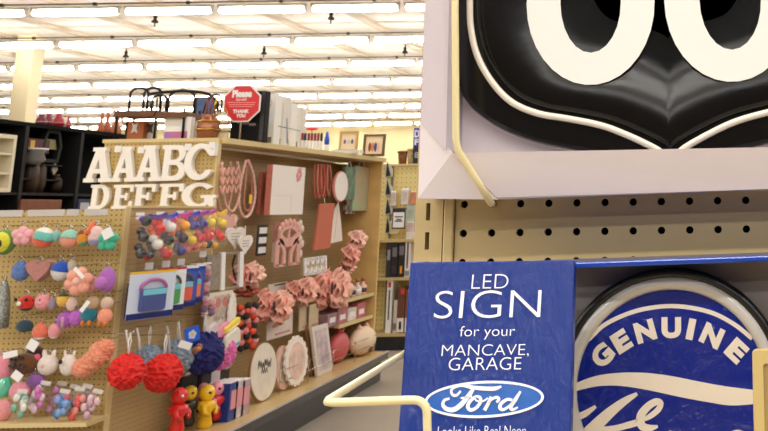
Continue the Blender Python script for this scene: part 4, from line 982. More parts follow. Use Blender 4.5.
# canvas print
X = -3.0; y, z, w, hh = sbox(271.5, 166, 304, 214.5, X); f = side((X, y, z))
t = thing('canvas_print', (X-.02, y, z-hh/2), 'large white canvas print with pink edges and a pink flower corner', 'canvas')
MB().box(f.p(0, 0, -.022), (w, hh, .04), f).build('frame', PINK((214, 128, 112)), t)
MB().box(f.p(0, 0, -.001), (w, hh, .003), f).build('canvas', mat('canvas_white', (240, 232, 226), .7), t)
for k in range(6): MB().ball(f.p(w*.30+.03*math.cos(k), hh*.34+.035*math.sin(k*1.1), .002), (.004, .02, .022), 8, 6).build('flower_print', PINK((226, 150, 150)), t)
for k, (a, b, c, d) in enumerate([(-w*.4, -hh*.12, w*.1, -hh*.115), (w*.1, -hh*.45, w*.105, -hh*.12)]): MB().prism([(a, b), (c, b), (c, d), (a, d)], f, .001, .0016).build('print_line', mat('grey_line', (200, 190, 186), .6), t)
X = -3.1; y, z, w, hh = sbox(261, 172, 273, 214, X); t = thing('canvas_print', (X, y, z-hh/2), 'pink edged canvas mostly hidden behind the large white one', 'canvas')
MB().bb(X-.02, X, y-w/2, y+w/2, z-hh/2, z+hh/2).build('frame', PINK((208, 120, 104)), t); MB().bb(X, X+.002, y-w/2+.01, y+w/2-.01, z-hh/2+.01, z+hh/2-.01).build('canvas', PINK((216, 140, 124)), t)
# black and white squares
X = -3.06; t = thing('square_banner', PX(262, 256, X), 'vertical banner of white squares on black, under the canvas', 'banner')
y, z, w, hh = sbox(257.5, 225, 267, 255.5, X); f = side((X, y, z)); MB().box(f.p(0, 0, -.004), (w, hh, .008), f).build('backing', mat('banner_black', (44, 38, 34), .6), t)
for k in (-1, 0, 1): MB().box(f.p(0, k*hh*.32, .002), (w*.75, hh*.2, .006), f).build('square', WTAG, t)
# arched pink window frames
def arch(x0, y0, x1, y1, X, lab, c):
    y, z, w, hh = sbox(x0, y0, x1, y1, X); f = side((X, y, z)); t = thing('arch_frame', (X, y, z-hh/2), lab, 'wall decor', 'pink arched frames')
    M_ = PINK(c); s = w*.14
    for sg_ in (-1, 1):
        MB().stroke([(sg_*w*.42, hh*.05), (sg_*w*.44, -hh*.2), (sg_*w*.44, -hh*.47)], s, f, 0, .012).build('leg', M_, t)
        MB().stroke([(sg_*w*.14, -hh*.47), (sg_*w*.15, -hh*.2), (sg_*w*.27, -.0), (sg_*w*.42, hh*.06)], s*.8, f, 0, .012).build('inner_arch', M_, t)
        MB().box(f.p(sg_*w*.29, -hh*.47, .006), (w*.38, hh*.05, .012), f).build('foot', M_, t)
    MB().stroke([(w*.36*math.cos(a), hh*.22+hh*.2*math.sin(a)) for a in [2*pi*i/14 for i in range(14)]], s, f, 0, .012, 3, True).build('wreath_ring', M_, t)
    MB().stroke([(0, hh*.06), (0, hh*.4)], s*.5, f, 0, .01).build('mullion', M_, t)
    for k in range(7):
        a = pi*(.1+.8*k/6); MB().ball(f.p(w*.42*math.cos(a), hh*.24+hh*.24*math.sin(a), .008), (.012, .026, .026), 8, 6).build('crown_scallop', M_, t)
arch(275, 221, 299, 266, -3.0, 'pink arched window frame decor with a round wreath top', (232, 172, 160))
X = -3.07; y, z, w, hh = sbox(272, 222, 278, 262, X); f = side((X, y, z)); t = thing('arch_frame', (X, y, z-hh/2), 'narrow pink and white frame decor, left of the arched window', 'wall decor')
MB().ring(rrect(-w/2, 0, w/2, hh/2, .02), rrect(-w*.22, .03, w*.22, hh/2-.03, .01), f, 0, .012).build('loop', PINK((226, 160, 150)), t); MB().box(f.p(0, -hh*.25, .006), (w*.8, hh*.5, .012), f).build('panel', mat('white_board', (226, 214, 206), .6), t)
# cream tassel garland
t = thing('tassel_garland', PX(301, 258, -3.02), 'cream white leafy garland hanging in layers right of the arched frame', 'garland')
for k in range(7):
    p = PX(300+math.sin(k*2.1)*2, 224+5*k, -3.02); MB().ball(p, (.012, .035, .03), 10, 6, bump=.15).build('leaf_tier', mat('cream_tier', (222, 208, 190), .7), t)
# rope bundle and towel
t = thing('rope_bundle', PX(322, 203, -3.0), 'bundle of coral rope handles hanging near the top right', 'rope', None)
for k in range(5): strand(t, [(315+3.2*k, 164), (314+3.2*k, 182), (316+3.2*k, 199-k), (318.5+3.2*k, 182), (317+3.2*k, 165)], -3.04+.02*(k % 3), .008, PINK([(204, 110, 90), (222, 140, 120), (196, 98, 80)][k % 3]), 'rope_loop', False)
X = -3.0; y, z, w, hh = sbox(313, 203, 331, 250, X); t = thing('towel', (X, y, z-hh/2), 'dark coral towel hanging flat under the rope bundle', 'towel'); f = side((X, y, z))
MB().prism([(-w*.5, -hh*.5), (w*.4, -hh*.47), (w*.5, hh*.5), (-w*.3, hh*.48)], f, 0, .02).build('cloth', mat('towel_coral', (196, 108, 84), .9, bump=(120, .4)), t, bevel=.006); MB().tube([f.p(0, hh*.5, .01), f.p(0, hh*.6, .0)], .003, 5).build('hang_cord', WTAG, t)
X = -3.04; y, z, w, hh = sbox(329, 201, 343, 243, X); f = side((X, y, z)); t = thing('leaf_plaque', (X, y, z-hh/2), 'white pointed leaf shaped card right of the coral towel', 'plaque')
MB().prism([(-w*.5, -hh*.5), (w*.5, -hh*.46), (w*.25, hh*.1), (w*.02, hh*.5), (-w*.2, hh*.3)], f, 0, .006).build('card', mat('leaf_white', (232, 222, 212), .6), t); MB().stroke([(-w*.1, -hh*.4), (0, hh*.3)], .006, f, .006, .008).build('vein', mat('vein_pink', (226, 180, 170), .6), t)
X = -2.99; y, z, w, hh = sbox(332, 171, 347, 202, X); f = side((X, y, z)); t = thing('oval_plaque', (X, y, z-hh/2), 'white oval plaque with coral rim near the green bags', 'plaque')
MB().prism(ell(0, 0, w/2, hh/2, 28), f, 0, .01).build('rim', PINK((206, 128, 110)), t); MB().prism(ell(.006, 0, w*.42, hh*.47, 28), f, .01, .014).build('face', mat('oval_white', (240, 232, 226), .6), t)
for i, (x0, y0, x1, y1, c, c2_, lab) in enumerate([(341, 165, 352, 200, (72, 104, 84), (120, 150, 120), 'dark green printed bag, left of two hanging at the far end'), (350, 164, 367, 211, (150, 176, 140), (196, 140, 110), 'pale green and floral printed bag, right of two at the far end'), (343, 196, 352, 214, (90, 66, 60), (220, 200, 190), 'small dark and white bag under the green one')]):
    X = -3.02-.03*i; y, z, w, hh = sbox(x0, y0, x1, y1, X); f = side((X, y, z)); t = thing('gift_bag', (X, y, z-hh/2), lab, 'bag', 'printed bags hanging at the far end')
    MB().prism([(-w/2, -hh/2), (w/2, -hh/2), (w*.46, hh*.45), (-w*.46, hh*.45)], f, 0, .03).build('bag', mat('bagprint_%d' % i, c, .5, var=.6, vscale=18, c2=c2_), t, bevel=.005)
    MB().tube([f.p(-w*.2, hh*.44, .015), f.p(0, hh*.6, .015), f.p(w*.2, hh*.44, .015)], .004, 5, k=4).build('handle', WTAG, t)
# lattice tile pack
X = -2.98; y, z, w, hh = sbox(303, 256, 327, 275, X); f = Fr((X, y, z), (0, 1, 0), (0, -.2, 1), (1, 0, 0)); t = thing('lattice_block', (X, y, z-hh/2), 'white lattice patterned block above the ruffled flowers', 'wall decor')
MB().box(f.p(0, 0, -.012), (w*.9, hh*.9, .02), f).build('backing', mat('lat_back', (196, 172, 140), .6), t)
for k in range(4): MB().stroke([(-w*.4+k*w*.2, -hh*.42), (-w*.25+k*w*.2, hh*.42)], .018, f, -.002, .006, 2).build('slat', WTAG, t); MB().stroke([(-w*.4+k*w*.2, hh*.42), (-w*.25+k*w*.2, -hh*.42)], .018, f, -.002, .006, 2).build('slat', WTAG, t)
MB().ring([(-w*.46, -hh*.46), (w*.46, -hh*.46), (w*.46, hh*.46), (-w*.46, hh*.46)], [(-w*.4, -hh*.36), (w*.4, -hh*.36), (w*.4, hh*.36), (-w*.4, hh*.36)], f, -.004, .006).build('border', WTAG, t)
# window mirror
X = -2.98; y, z, w, hh = sbox(207.5, 252, 238.5, 290, X); f = Fr((X, y, z), (.1, .99, .0), (0, -.12, 1), (1, -.1, .0)); t = thing('window_frame_decor', (X, y, z-hh/2), 'white and grey wooden window frame decor with open panes', 'wall decor')
MB().box(f.p(-w*.28, 0, 0), (w*.34, hh*.92, .012), f).build('grey_panel', mat('weathered_grey', (158, 146, 132), .7, var=.25, vscale=25), t)
MB().box(f.p(-w*.06, 0, .006), (w*.10, hh, .016), f).build('stile', WTAG, t); MB().box(f.p(w*.44, .0, .006), (w*.10, hh*.96, .016), f).build('stile', WTAG, t)
for b in (-.46, .46): MB().box(f.p(w*.2, hh*b, .004), (w*.5, hh*.06, .012), f).build('rail', mat('weathered_grey', (158, 146, 132)), t)
MB().box(f.p(w*.2, hh*.04, .0), (w*.46, .006, .006), f).build('wire_bar', CHROME, t)
MB().stroke([(w*.32, hh*.4), (w*.26, hh*.1), (w*.36, -hh*.3)], .012, f, -.006, 0).build('dark_cord', BLACK, t)
# ruffled flowers
def ruffle(x, y, w, h, c, lab, X, cc=None):
    yy, z, ww, hh = sbox(x-w/2, y-h/2, x+w/2, y+h/2, X); t = thing('paper_flower', (X, yy, z-hh/2), lab, 'paper flower', 'ruffled pink flowers on the long side')
    p = V((X, yy, z)); M_ = mat('ruffle_%d_%d_%d' % c, c, .75, var=.25, vscale=35, bump=(40, .4))
    q = .024
    for k, (sc_r, xo, wv, am) in enumerate([(1.0, -.01, 7, .020), (.86, .008, 6, .018), (.66, .024, 5, .016)]):
        MB().ruff(p, ww*.5*sc_r, hh*.5*sc_r, xo, wv, am, x+k*1.3, .012).build('petal', M_, t)
    MB().ruff(p, ww*.2, hh*.22, .05, 4, .012, x, -.012).build('centre', mat('ruffle_c_%d_%d_%d' % c, tuple(min(255, int(v*1.06)) for v in c), .75, bump=(60, .4)), t)
    if cc: MB().ball(p+V((.062, -ww*.06, 0)), (.006, ww*.07, hh*.16), 8, 6).build('dark_centre', mat('ruffle_dark', (70, 40, 44), .8), t)
    return t
C1, C2, C3 = (244, 182, 164), (238, 166, 150), (248, 196, 178)
ruffle(241.5, 277, 17, 28, C2, 'coral ruffled flower, left one beside the window frame decor', -3.03, True)
ruffle(254, 275, 17, 26, C3, 'light coral ruffled flower, right one beside the window frame decor', -3.0)
ruffle(248, 291, 18, 13, (196, 100, 88), 'darker coral tassel flower below the first two', -3.06)
ruffle(266, 306, 20, 34, C2, 'big coral ruffled flower, left one over the white card', -2.99, True)
ruffle(281.5, 307, 20, 36, C1, 'big coral ruffled flower, right one over the white card', -2.94)
ruffle(295, 292, 13, 25, C2, 'medium coral ruffled flower with a dark gap, in the middle', -3.0, True)
ruffle(308, 291, 17, 30, C1, 'medium coral ruffled flower, right of the dark gapped one', -2.95)
ruffle(325, 288, 20, 40, C2, 'large coral ruffled flower hanging above the far shelves, left', -2.97, True)
ruffle(341, 289, 20, 42, C1, 'large coral ruffled flower hanging above the far shelves, right', -2.92)
ruffle(351, 256, 14, 26, C2, 'upper of the two flowers piled near the end divider', -2.98)
ruffle(358, 240, 16, 22, C3, 'topmost light coral flower near the end divider', -2.99)
ruffle(347, 268, 13, 15, (240, 190, 176), 'small pale pink flower between the large pair and the pile', -3.02)
# cards behind the big flowers and hanging labels
for i, (x0, y0, x1, y1, X, lab) in enumerate([(268, 283, 287, 300, -3.08, 'white card with black corner behind the big coral flowers, top'), (267, 312, 292, 337, -3.02, 'white flower patterned card below the big coral flowers'), (299, 306, 309, 330, -3.0, 'beige tag under the medium flowers, left'), (309, 304, 318, 328, -2.98, 'beige tag under the medium flowers, right')]):
    y, z, w, hh = sbox(x0, y0, x1, y1, X); f = Fr((X, y, z), (0, 1, 0), (0, -.1, 1), (1, 0, 0)); t = thing('craft_card', (X, y, z-hh/2), lab, 'card', 'cards behind the ruffled flowers')
    MB().box(f.p(0, 0, 0), (w, hh, .006), f).build('card', mat('ccard_%d' % (i > 1), (228, 214, 204) if i < 2 else (204, 184, 150), .6, var=.12, vscale=40), t)
    MB().box(f.p(w*.1, hh*.4 if i == 0 else -hh*.35, .004), (w*.6, hh*.08, .002), f).build('print_bar', mat('card_dark', (60, 50, 50), .6) if i == 0 else mat('card_pinkbar', (200, 140, 130), .6), t)
# photo card + lace
X = -2.97; y, z, w, hh = sbox(206, 292, 230, 329, X); f = Fr((X, y, z), (.05, .99, 0), (0, -.1, 1), (1, -.05, 0)); t = thing('photo_frame', (X, y, z-hh/2), 'cream photo frame showing two pink figures, under the window frame decor', 'picture frame')
MB().box(f.p(0, 0, 0), (w, hh, .012), f).build('mat_board', mat('frame_cream', (226, 216, 196), .6), t); MB().box(f.p(w*.08, hh*.08, .007), (w*.56, hh*.66, .002), f).build('photo', mat('photo_pale', (206, 190, 180), .5, var=.3, vscale=25), t)
for s in (-.06, .2): MB().prism(ell(w*s, hh*.22, w*.1, hh*.14, 14), f, .008, .009).build('printed_figure', PINK((206, 130, 120)), t)
p = PX(231, 313, -2.95); R = .085; f = side(p); t = thing('lace_doily', p-V((0, 0, R*1.4)), 'white scalloped lace circle beside the photo frame', 'doily', None)
MB().prism([(math.cos(a)*R*.6*(1+.05*math.cos(16*a)), math.sin(a)*R*1.35*(1+.05*math.cos(16*a))) for a in [2*pi*i/96 for i in range(96)]], f, 0, .008).build('lace', mat('lace_white', (236, 228, 220), .8), t); MB().ring(ell(0, 0, R*.45, R*1.0, 32), ell(0, 0, R*.38, R*.9, 32), f, .008, .011).build('inner_ring', WTAG, t)
# folded coloured cloths
for i, (x0, y0, x1, y1, c, lab) in enumerate([(212, 325, 226, 337, (232, 150, 176), 'pink folded baby sock below the photo frame'), (221, 322, 236, 329, (240, 214, 90), 'yellow edged folded cloth below the lace circle'), (222, 330, 236, 351, (230, 224, 210), 'cream folded bib with blue trim below the lace circle'), (204, 324, 213, 338, (214, 200, 204), 'pale folded cloth at the left of the pink sock')]):
    X = -2.9+.01*i; y, z, w, hh = sbox(x0, y0, x1, y1, X); t = thing('folded_cloth', (X, y, z-hh/2), lab, 'cloth', 'folded baby cloths on hooks')
    f = Fr((X, y, z), (0, .96, .25), (0, -.25, .96), (1, 0, 0)); MB().prism(rrect(-w/2, -hh/2, w/2, hh/2, min(w, hh)*.35), f, 0, .03).build('cloth', mat('cloth_%d' % i, c, .9, bump=(60, .3)), t, bevel=.01); MB().box(f.p(0, -hh*.3, .031), (w*.7, hh*.14, .003), f).build('trim', mat('trim_%d' % i, [(210, 90, 130), (250, 240, 200), (90, 160, 190), (90, 80, 90)][i], .8), t)
# dark floral swags
for i, (x, y0, lab) in enumerate([(240, 308, 'left strand of red, pink and black flowers'), (247, 306, 'middle strand of red, pink and black flowers'), (254, 306, 'right strand of red, pink and black flowers')]):
    X = -2.96+.02*i; P0 = PX(x, y0, X); t = thing('flower_swag', P0-V((0, 0, .33)), lab+' on the long side', 'garland', 'dark flower strands')
    for k in range(9):
        c = [(206, 70, 44), (222, 130, 130), (36, 30, 24), (232, 90, 60), (40, 32, 26), (216, 140, 140)][(k+2*i) % 6]
        p = PX(x+1.6*math.sin(k*1.9+i), y0+5.0*k, X); MB().ball(p, (.02, .027, .022), 9, 6, bump=.25, freq=4).build('blossom', mat('swag_%d_%d_%d' % c, c, .8), t)
# shelf goods
for i in range(6):
    X = -2.97; y = 8.16+.135*i; zb = Z1+.001; c = [(226, 200, 196), (214, 190, 192), (230, 206, 200), (204, 186, 190), (222, 200, 190), (236, 190, 170)][i]
    t = thing('bottle', (X, y, zb), '%s small pale bottle with dark band from the left on the upper short shelf' % ['first', 'second', 'third', 'fourth', 'fifth', 'sixth'][i], 'bottle', 'pale bottles on the upper short shelf')
    MB().lathe([(.034, 0), (.036, .01), (.036, .07), (.014, .09), (.012, .11)], (X, y, zb), 12).build('glass', mat('bottle_pale_%d' % i, c, .25), t); MB().lathe([(.016, .11), (.017, .135)], (X, y, zb), 10).build('cap', mat('cap_copper', (180, 110, 60), .3, .5), t); MB().lathe([(.0365, .02), (.0365, .055)], (X, y, zb), 12).build('label_band', mat('band_dark', (90, 60, 60), .5) if i % 2 else WTAG, t)
for i in range(4):
    X = -2.95; y = 8.12+.22*i; c = [(170, 130, 140), (196, 120, 130), (236, 220, 214), (206, 110, 120)][i]; zb = Z2+.001
    t = thing('book', (X-.06, y, zb), '%s on the lower short shelf of the gondola' % ['mauve book, leftmost', 'rose book, second from left', 'white book, third from left', 'rose and white book, at the right end'][i], 'book', 'books on the lower short shelf')
    MB().bb(X-.12, X, y-.10, y+.10, zb, zb+.10+.02*(i % 2)).build('cover', mat('sbook_%d' % i, c, .5, var=.3, vscale=20), t, bevel=.003); MB().bb(X, X+.001, y-.06, y+.06, zb+.03, zb+.07).build('title_block', WTAG, t)
# leaning frames, pouch, pillow on deck
for i, (x0, x1, c, lab) in enumerate([(312, 320, (150, 110, 70), 'brown edged frame leaning on the deck, left of two'), (317, 332, (222, 210, 202), 'white marbled frame leaning on the deck, right of two')]):
    X = -2.96+.05*i; y, z, w, hh = sbox(x0, 324, x1, 366, X); zb = ZD+.001; hh = z+hh/2-zb
    f = Fr((X, y, zb), (.0, 1, 0), (-.12, -.16, .98)); t = thing('leaning_frame', (X, y, zb), lab, 'picture frame', 'frames leaning on the deck')
    MB().prism([(-w/2, .0), (w/2, .0), (w/2, hh), (-w/2, hh)], f, 0, .02).build('frame', mat('lframe_%d' % i, c, .5), t); MB().prism([(-w*.36, .03), (w*.36, .03), (w*.36, hh-.03), (-w*.36, hh-.03)], f, .02, .022).build('picture', mat('lpic_%d' % i, (214, 196, 196), .5, var=.4, vscale=12, c2=(170, 150, 160)), t)
X = -3.0; y, z, w, hh = sbox(330, 329, 347, 362, X); t = thing('pouch', (X, y, ZD), 'rose red satin pouch slumped on the deck behind the frames', 'pouch')
hp = z+hh/2-ZD-.03; MB().ball((X, y, ZD+.004+hp/2), (.06, w*.5, hp/2), 16, 10, bump=.04).build('body', mat('rose_satin', (206, 92, 96), .5, bump=(25, .6)), t); MB().lathe([(.02, -.02), (.045, .03)], (X, y, ZD+hp), 10).build('gathered_top', mat('rose_satin', (206, 92, 96)), t)
X = -2.95; y, z, w, hh = sbox(350, 327, 373, 362, X); t = thing('pillow', (X, y, ZD), 'cream round plush pillow with small ears at the far end of the deck', 'pillow')
hp = z+hh/2-ZD; MB().ball((X, y, ZD+.002+hp/2), (.09, w*.42, hp/2), 18, 12).build('body', mat('pillow_cream', (232, 208, 180), .9, bump=(60, .3)), t)
for s in (-1, 1): MB().lathe([(.04, 0), (.025, .03), (.004, .06)], (X, y+s*w*.15, ZD+hp-.03), 10).build('ear', mat('pillow_ear', (236, 186, 160), .9), t)
MB().bb(X+.07, X+.095, y-.03, y+.01, ZD+.03, ZD+.07).build('face_patch', mat('patch_brown', (120, 84, 60), .9), t)
# round signs on the deck
X = -2.90; y, z, w, hh = sbox(249.5, 343, 273.5, 400, X); zb = ZD+.001; rz = (z+hh/2-zb)/2; f = Fr((X, y, zb+rz), (.06, 1, 0), (-.08, 0, 1)); t = thing('round_sign', (X, y, zb), 'round whitewashed wood sign with dark script, leaning on the deck', 'sign')
MB().prism(ell(0, 0, w*.5, rz, 40), f, 0, .014).build('rim', mat('wood_rim', (150, 110, 70), .6), t); MB().prism(ell(0, 0, w*.47, rz*.97, 40), f, .014, .016).build('face', mat('whitewash', (230, 220, 204), .6, var=.12, vscale=12), t)
mb = MB(); mb.stroke([(-w*.22+w*.036*i, rz*.24+(.022 if i % 2 else -.018)+.01*math.sin(i)) for i in range(14)], .0075, f, .016, .0175); mb.build('script', mat('script_dark', (50, 42, 38), .6), t)
mb = MB(); mb.stroke([(-w*.10+w*.036*i, rz*.02+(.016 if i % 2 else -.014)) for i in range(7)], .006, f, .016, .0175); mb.build('script', mat('script_dark', (50, 42, 38), .6), t)
def scal(x0, y0, x1, y1, X, lab, c, c2_, sc_=True):
    y, z, w, hh = sbox(x0, y0, x1, y1, X); zb = max(ZD+.002, z-hh/2); hh = z+hh/2-zb; f = Fr((X, y, zb+hh/2), (.06, 1, 0), (-.08, 0, 1)); t = thing('scalloped_tray', (X, y, zb), lab, 'tray', 'scalloped round trays on the deck')
    k = .045 if sc_ else 0
    def pl(s): return [(math.cos(a)*w*.5*s*(1+k*math.cos(18*a)), math.sin(a)*hh*.5*s*(1+k*math.cos(18*a))) for a in [2*pi*i/108 for i in range(108)]]
    MB().prism(pl(1), f, 0, .016).build('plate', mat('plate_%d_%d_%d' % c, c, .6), t); MB().prism(ell(0, 0, w*.36, hh*.38, 30), f, .016, .019).build('centre', mat('platec_%d_%d_%d' % c2_, c2_, .6, var=.3, vscale=14), t)
scal(275, 346, 289, 389, -2.93, 'pink banded round tray behind the scalloped white one', (232, 190, 172), (236, 214, 196), False)
scal(285, 337, 304, 385, -2.89, 'white scalloped round tray with pink centre on the deck', (238, 228, 218), (240, 206, 190))
# wire fence along the deck
t = thing('wire_fence', (-2.92, 7.6, ZD), 'low thin wire fence along the far half of the deck', 'wire rail')
for zz in (.08, .15): MB().tube([V((-2.87, 7.0, ZD+zz)), V((-2.87, 8.95, ZD+zz))], .0025, 5).build('wire', CHROME, t)
for k in range(5): MB().tube([V((-2.87, 7.0+.48*k, ZD)), V((-2.87, 7.0+.48*k, ZD+.15))], .0025, 5).build('upright', CHROME, t)
# ================================================================== TOP OF THE GONDOLA
ZTP = zc+.034+.001
def topfr(Y): return front((0, Y, 0))
def gold(n='brass'): return mat(n, (206, 160, 84), .22, 1)
# octagonal red sign on a black box
Y = 6.78
fo = topfr(Y)
def pq(x, y, Y): return PY(x, y, Y)
a, b = pq(231, 120, Y), pq(264.5, 120, Y); zt = pq(250, 91, Y).z
t = thing('black_box', ((a.x+b.x)/2, Y+.08, ZTP), 'black box on the gondola top behind the red octagonal sign', 'box')
MB().bb(a.x, b.x, Y, Y+.07, ZTP, zt).build('carton', mat('black_carton', (10, 9, 10), .6, spec=.2), t, bevel=.003)
MB().bb(b.x-.03, b.x-.004, Y-.002, Y, ZTP+.01, zt-.005).build('side_label', mat('dark_label', (50, 46, 48), .4), t)
fb = topfr(Y-.001); mb = MB()
for k in range(3): mb2 = MB(); mb2.stroke([fb.px(237+k*6+i*1.3, 122+k*1.2+(1 if i % 2 else -1)) for i in range(6)], .008, fb, 0, .001); mb2.build('script_print', mat('grey_script', (150, 140, 130), .5), t)
Ys = Y-.04; f = topfr(Ys); c = f.px(242.3, 103.5); R = f.px(261.5, 103.5)[0]-c[0]
t = thing('octagon_sign', f.p(c[0], c[1]-R), 'red octagonal sign reading Please and THANK YOU above the gondola', 'sign')
def octp(r): return [(c[0]+r*1.04*math.cos(pi/8+k*pi/4), c[1]+r*1.04*math.sin(pi/8+k*pi/4)) for k in range(8)]
RED = mat('sign_red', (212, 44, 48), .4)
MB().prism(octp(R*1.0), f, 0, .006).build('border', WTAG, t); MB().prism(octp(R*.93), f, .006, .008).build('face', RED, t)
MB().bb(f.p(c[0], 0).x-.006, f.p(c[0], 0).x+.006, Ys+.001, Ys+.012, ZTP, f.p(c[0], c[1]).z).build('stem', CHROME, t)
def ot(body, x0, y0, x1, y1, bd=.02): textpx(MB(), body, f, x0, y0, x1, y1, .0085, bold=bd).build('lettering', WTAG, t)
ot('Please', 233, 90, 252.5, 97.5, .06); ot('DO NOT', 237, 98.6, 247.5, 101); ot('THANK', 233.5, 109.5, 249.5, 113.2, .05); ot('YOU', 236.5, 114, 246, 117.5, .05)
for k, (w0, w1) in enumerate([(228, 256), (229, 255), (230, 253)]):
    mb = MB(); yk = 102.6+k*2.0
    n = 7
    for i in range(1): pass
    p0, p1 = f.px(w0, yk), f.px(w1, yk); MB().prism([(p0[0], p0[1]-.0025), (p1[0], p1[1]-.0025), (p1[0], p1[1]+.0025), (p0[0], p0[1]+.0025)], f, .008, .0085).build('text_line', mat('sign_pale', (236, 150, 150), .5), t)
# white clear packages beside it
for i, (x0, x1, y0, Yk, lab) in enumerate([(265.5, 274, 94, 7.0, 'tall white carton right of the black box'), (275, 283, 96, 7.15, 'tall frosted white carton, second right of the black box'), (285, 291, 103, 7.3, 'white carton with a faint ring print, third right of the black box'), (292, 300, 107, 7.5, 'low white carton next to the little bottles')]):
    a, b = pq(x0, 125, Yk), pq(x1, 125, Yk); zt = pq((x0+x1)/2, y0, Yk).z
    t = thing('white_carton', ((a.x+b.x)/2, Yk+.06, ZTP), lab, 'box', 'white cartons on the gondola top')
    MB().bb(a.x, b.x, Yk, Yk+.11, ZTP, zt).build('carton', mat('white_carton_%d' % (i % 2), (244, 240, 234) if i % 2 == 0 else (226, 220, 212), .4), t, bevel=.002)
    MB().bb((a.x*.8+b.x*.2), (a.x*.2+b.x*.8), Yk-.001, Yk, ZTP+.01, ZTP+.05).build('print', mat('carton_print', (130, 116, 100), .5), t)
    fk = topfr(Yk); cc_ = fk.px((x0+x1)/2, y0+9); MB().ring(ell(cc_[0], cc_[1], .018, .022, 20), ell(cc_[0], cc_[1], .013, .017, 20), fk, 0, .001).build('ring_print', mat('ring_grey', (200, 190, 184), .5), t)
t = thing('display_bracket', (pq(287, 146, 6.95).x, 6.95, ZTP), 'thin blue grey wire bracket standing by the white cartons', 'wire')
p0, p1 = pq(287, 146, 6.95), pq(287, 118, 6.95); p0.z = ZTP
MB().tube([p0, p1], .004, 6).build('post', mat('blue_grey_wire', (130, 150, 170), .3, .6), t); MB().tube([pq(278, 126, 6.95), pq(300, 131, 6.95)], .003, 6).build('arm', mat('blue_grey_wire', (130, 150, 170)), t)
# little bottles in a row
cc = [(150, 20, 54), (30, 60, 100), (160, 24, 60), (150, 30, 50), (130, 20, 44), (150, 26, 60), (70, 30, 50)]
for i in range(7):
    x = 301.5+3.2*i; Yk = 7.55+.04*i; p = pq(x, 150, Yk); zt = pq(x, 133, Yk).z; h = zt-ZTP
    t = thing('paint_bottle', (p.x, Yk, ZTP), '%s little white bottle with a dark %s cap on the gondola top' % (ords[i], 'blue' if i in (1,) else 'red'), 'bottle', 'little capped bottles on the gondola top')
    MB().lathe([(.0105, 0), (.011, .004), (.011, h*.5), (.008, h*.58)], (p.x, Yk, ZTP), 10).build('bottle', WTAG, t); MB().lathe([(.0085, h*.5), (.010, h*.56), (.010, h*.95), (.006, h)], (p.x, Yk, ZTP), 10).build('cap', mat('bcap_%d' % i, cc[i], .4), t)
Yk = 7.95; p = pq(327, 140, Yk); zt = pq(327, 132, Yk).z; t = thing('glue_tube', (p.x, Yk, ZTP), 'taller blue and white tube at the right end of the little bottles', 'bottle')
MB().lathe([(.018, 0), (.02, .01), (.018, (zt-ZTP)*.6)], (p.x, Yk, ZTP), 10).build('body', WTAG, t); MB().lathe([(.0185, (zt-ZTP)*.25), (.02, (zt-ZTP)*.6), (.008, zt-ZTP)], (p.x, Yk, ZTP), 10).build('blue_cap', mat('glue_blue', (30, 80, 200), .35), t)
p = pq(312, 129, 8.2); t = thing('red_bow', (p.x, 8.2, ZTP), 'red topped wire stake behind the little bottles', 'ornament'); MB().tube([V((p.x, 8.2, ZTP)), p], .003, 5).build('stake', CHROME, t); MB().ball(p, (.05, .015, .012), 10, 6).build('red_top', mat('bow_red', (226, 60, 70), .5), t)
# two picture frames
for i, (x0, y0, x1, y1, Yk, c, lab) in enumerate([(338.5, 131, 357, 154, 8.45, (190, 150, 84), 'light gold picture frame with purple print, left on the gondola top'), (363, 134, 384.5, 157, 8.7, (96, 70, 40), 'dark bronze picture frame with figures, right on the gondola top')]):
    a, b = pq(x0, 145, Yk), pq(x1, 145, Yk); zt = pq((x0+x1)/2, y0, Yk).z; w = b.x-a.x; h = zt-ZTP; f = Fr(((a.x+b.x)/2, Yk, ZTP), (1, 0, 0), (0, .12, 1), (0, -1, .12)); f.v = V((0, .12, .99)).normalized()
    t = thing('framed_picture', f.O, lab, 'picture frame', 'picture frames on the gondola top')
    bo = w*.10; MB().ring([(-w/2, 0), (w/2, 0), (w/2, h), (-w/2, h)], [(-w/2+bo, bo), (w/2-bo, bo), (w/2-bo, h-bo), (-w/2+bo, h-bo)], f, -.01, .008).build('frame', mat('frame_metal_%d' % i, c, .35, .4), t)
    MB().prism([(-w/2+bo, bo), (w/2-bo, bo), (w/2-bo, h-bo), (-w/2+bo, h-bo)], f, -.008, 0).build('mat_board', mat('matboard_%d' % i, (240, 216, 180) if i else (232, 214, 180), .6), t)
    cs = [(120, 90, 160), (200, 190, 190), (110, 80, 120)] if i == 0 else [(140, 60, 50), (200, 140, 90), (60, 60, 130), (230, 190, 170)]
    for k, cx_ in enumerate(cs): MB().prism(ell(-w*.2+w*.4*k/(len(cs)-1), h*(.56 if i == 0 else .42), w*.07, h*(.10 if i == 0 else .22), 12), f, 0, .001).build('printed_figure', mat('pfig_%d_%d_%d' % cx_, cx_, .6), t)
Yk = 8.3; a, b = pq(334, 150, Yk), pq(362, 150, Yk); t = thing('clear_case', ((a.x+b.x)/2, Yk, ZTP), 'low pale plastic case lying in front of the gold picture frame', 'box'); MB().bb(a.x, b.x, Yk-.05, Yk+.05, ZTP, ZTP+.03).build('case', FROST, t, bevel=.006); MB().bb(a.x+.02, b.x-.06, Yk-.03, Yk+.03, ZTP+.0305, ZTP+.036).build('contents', mat('case_green', (150, 170, 150), .5), t)
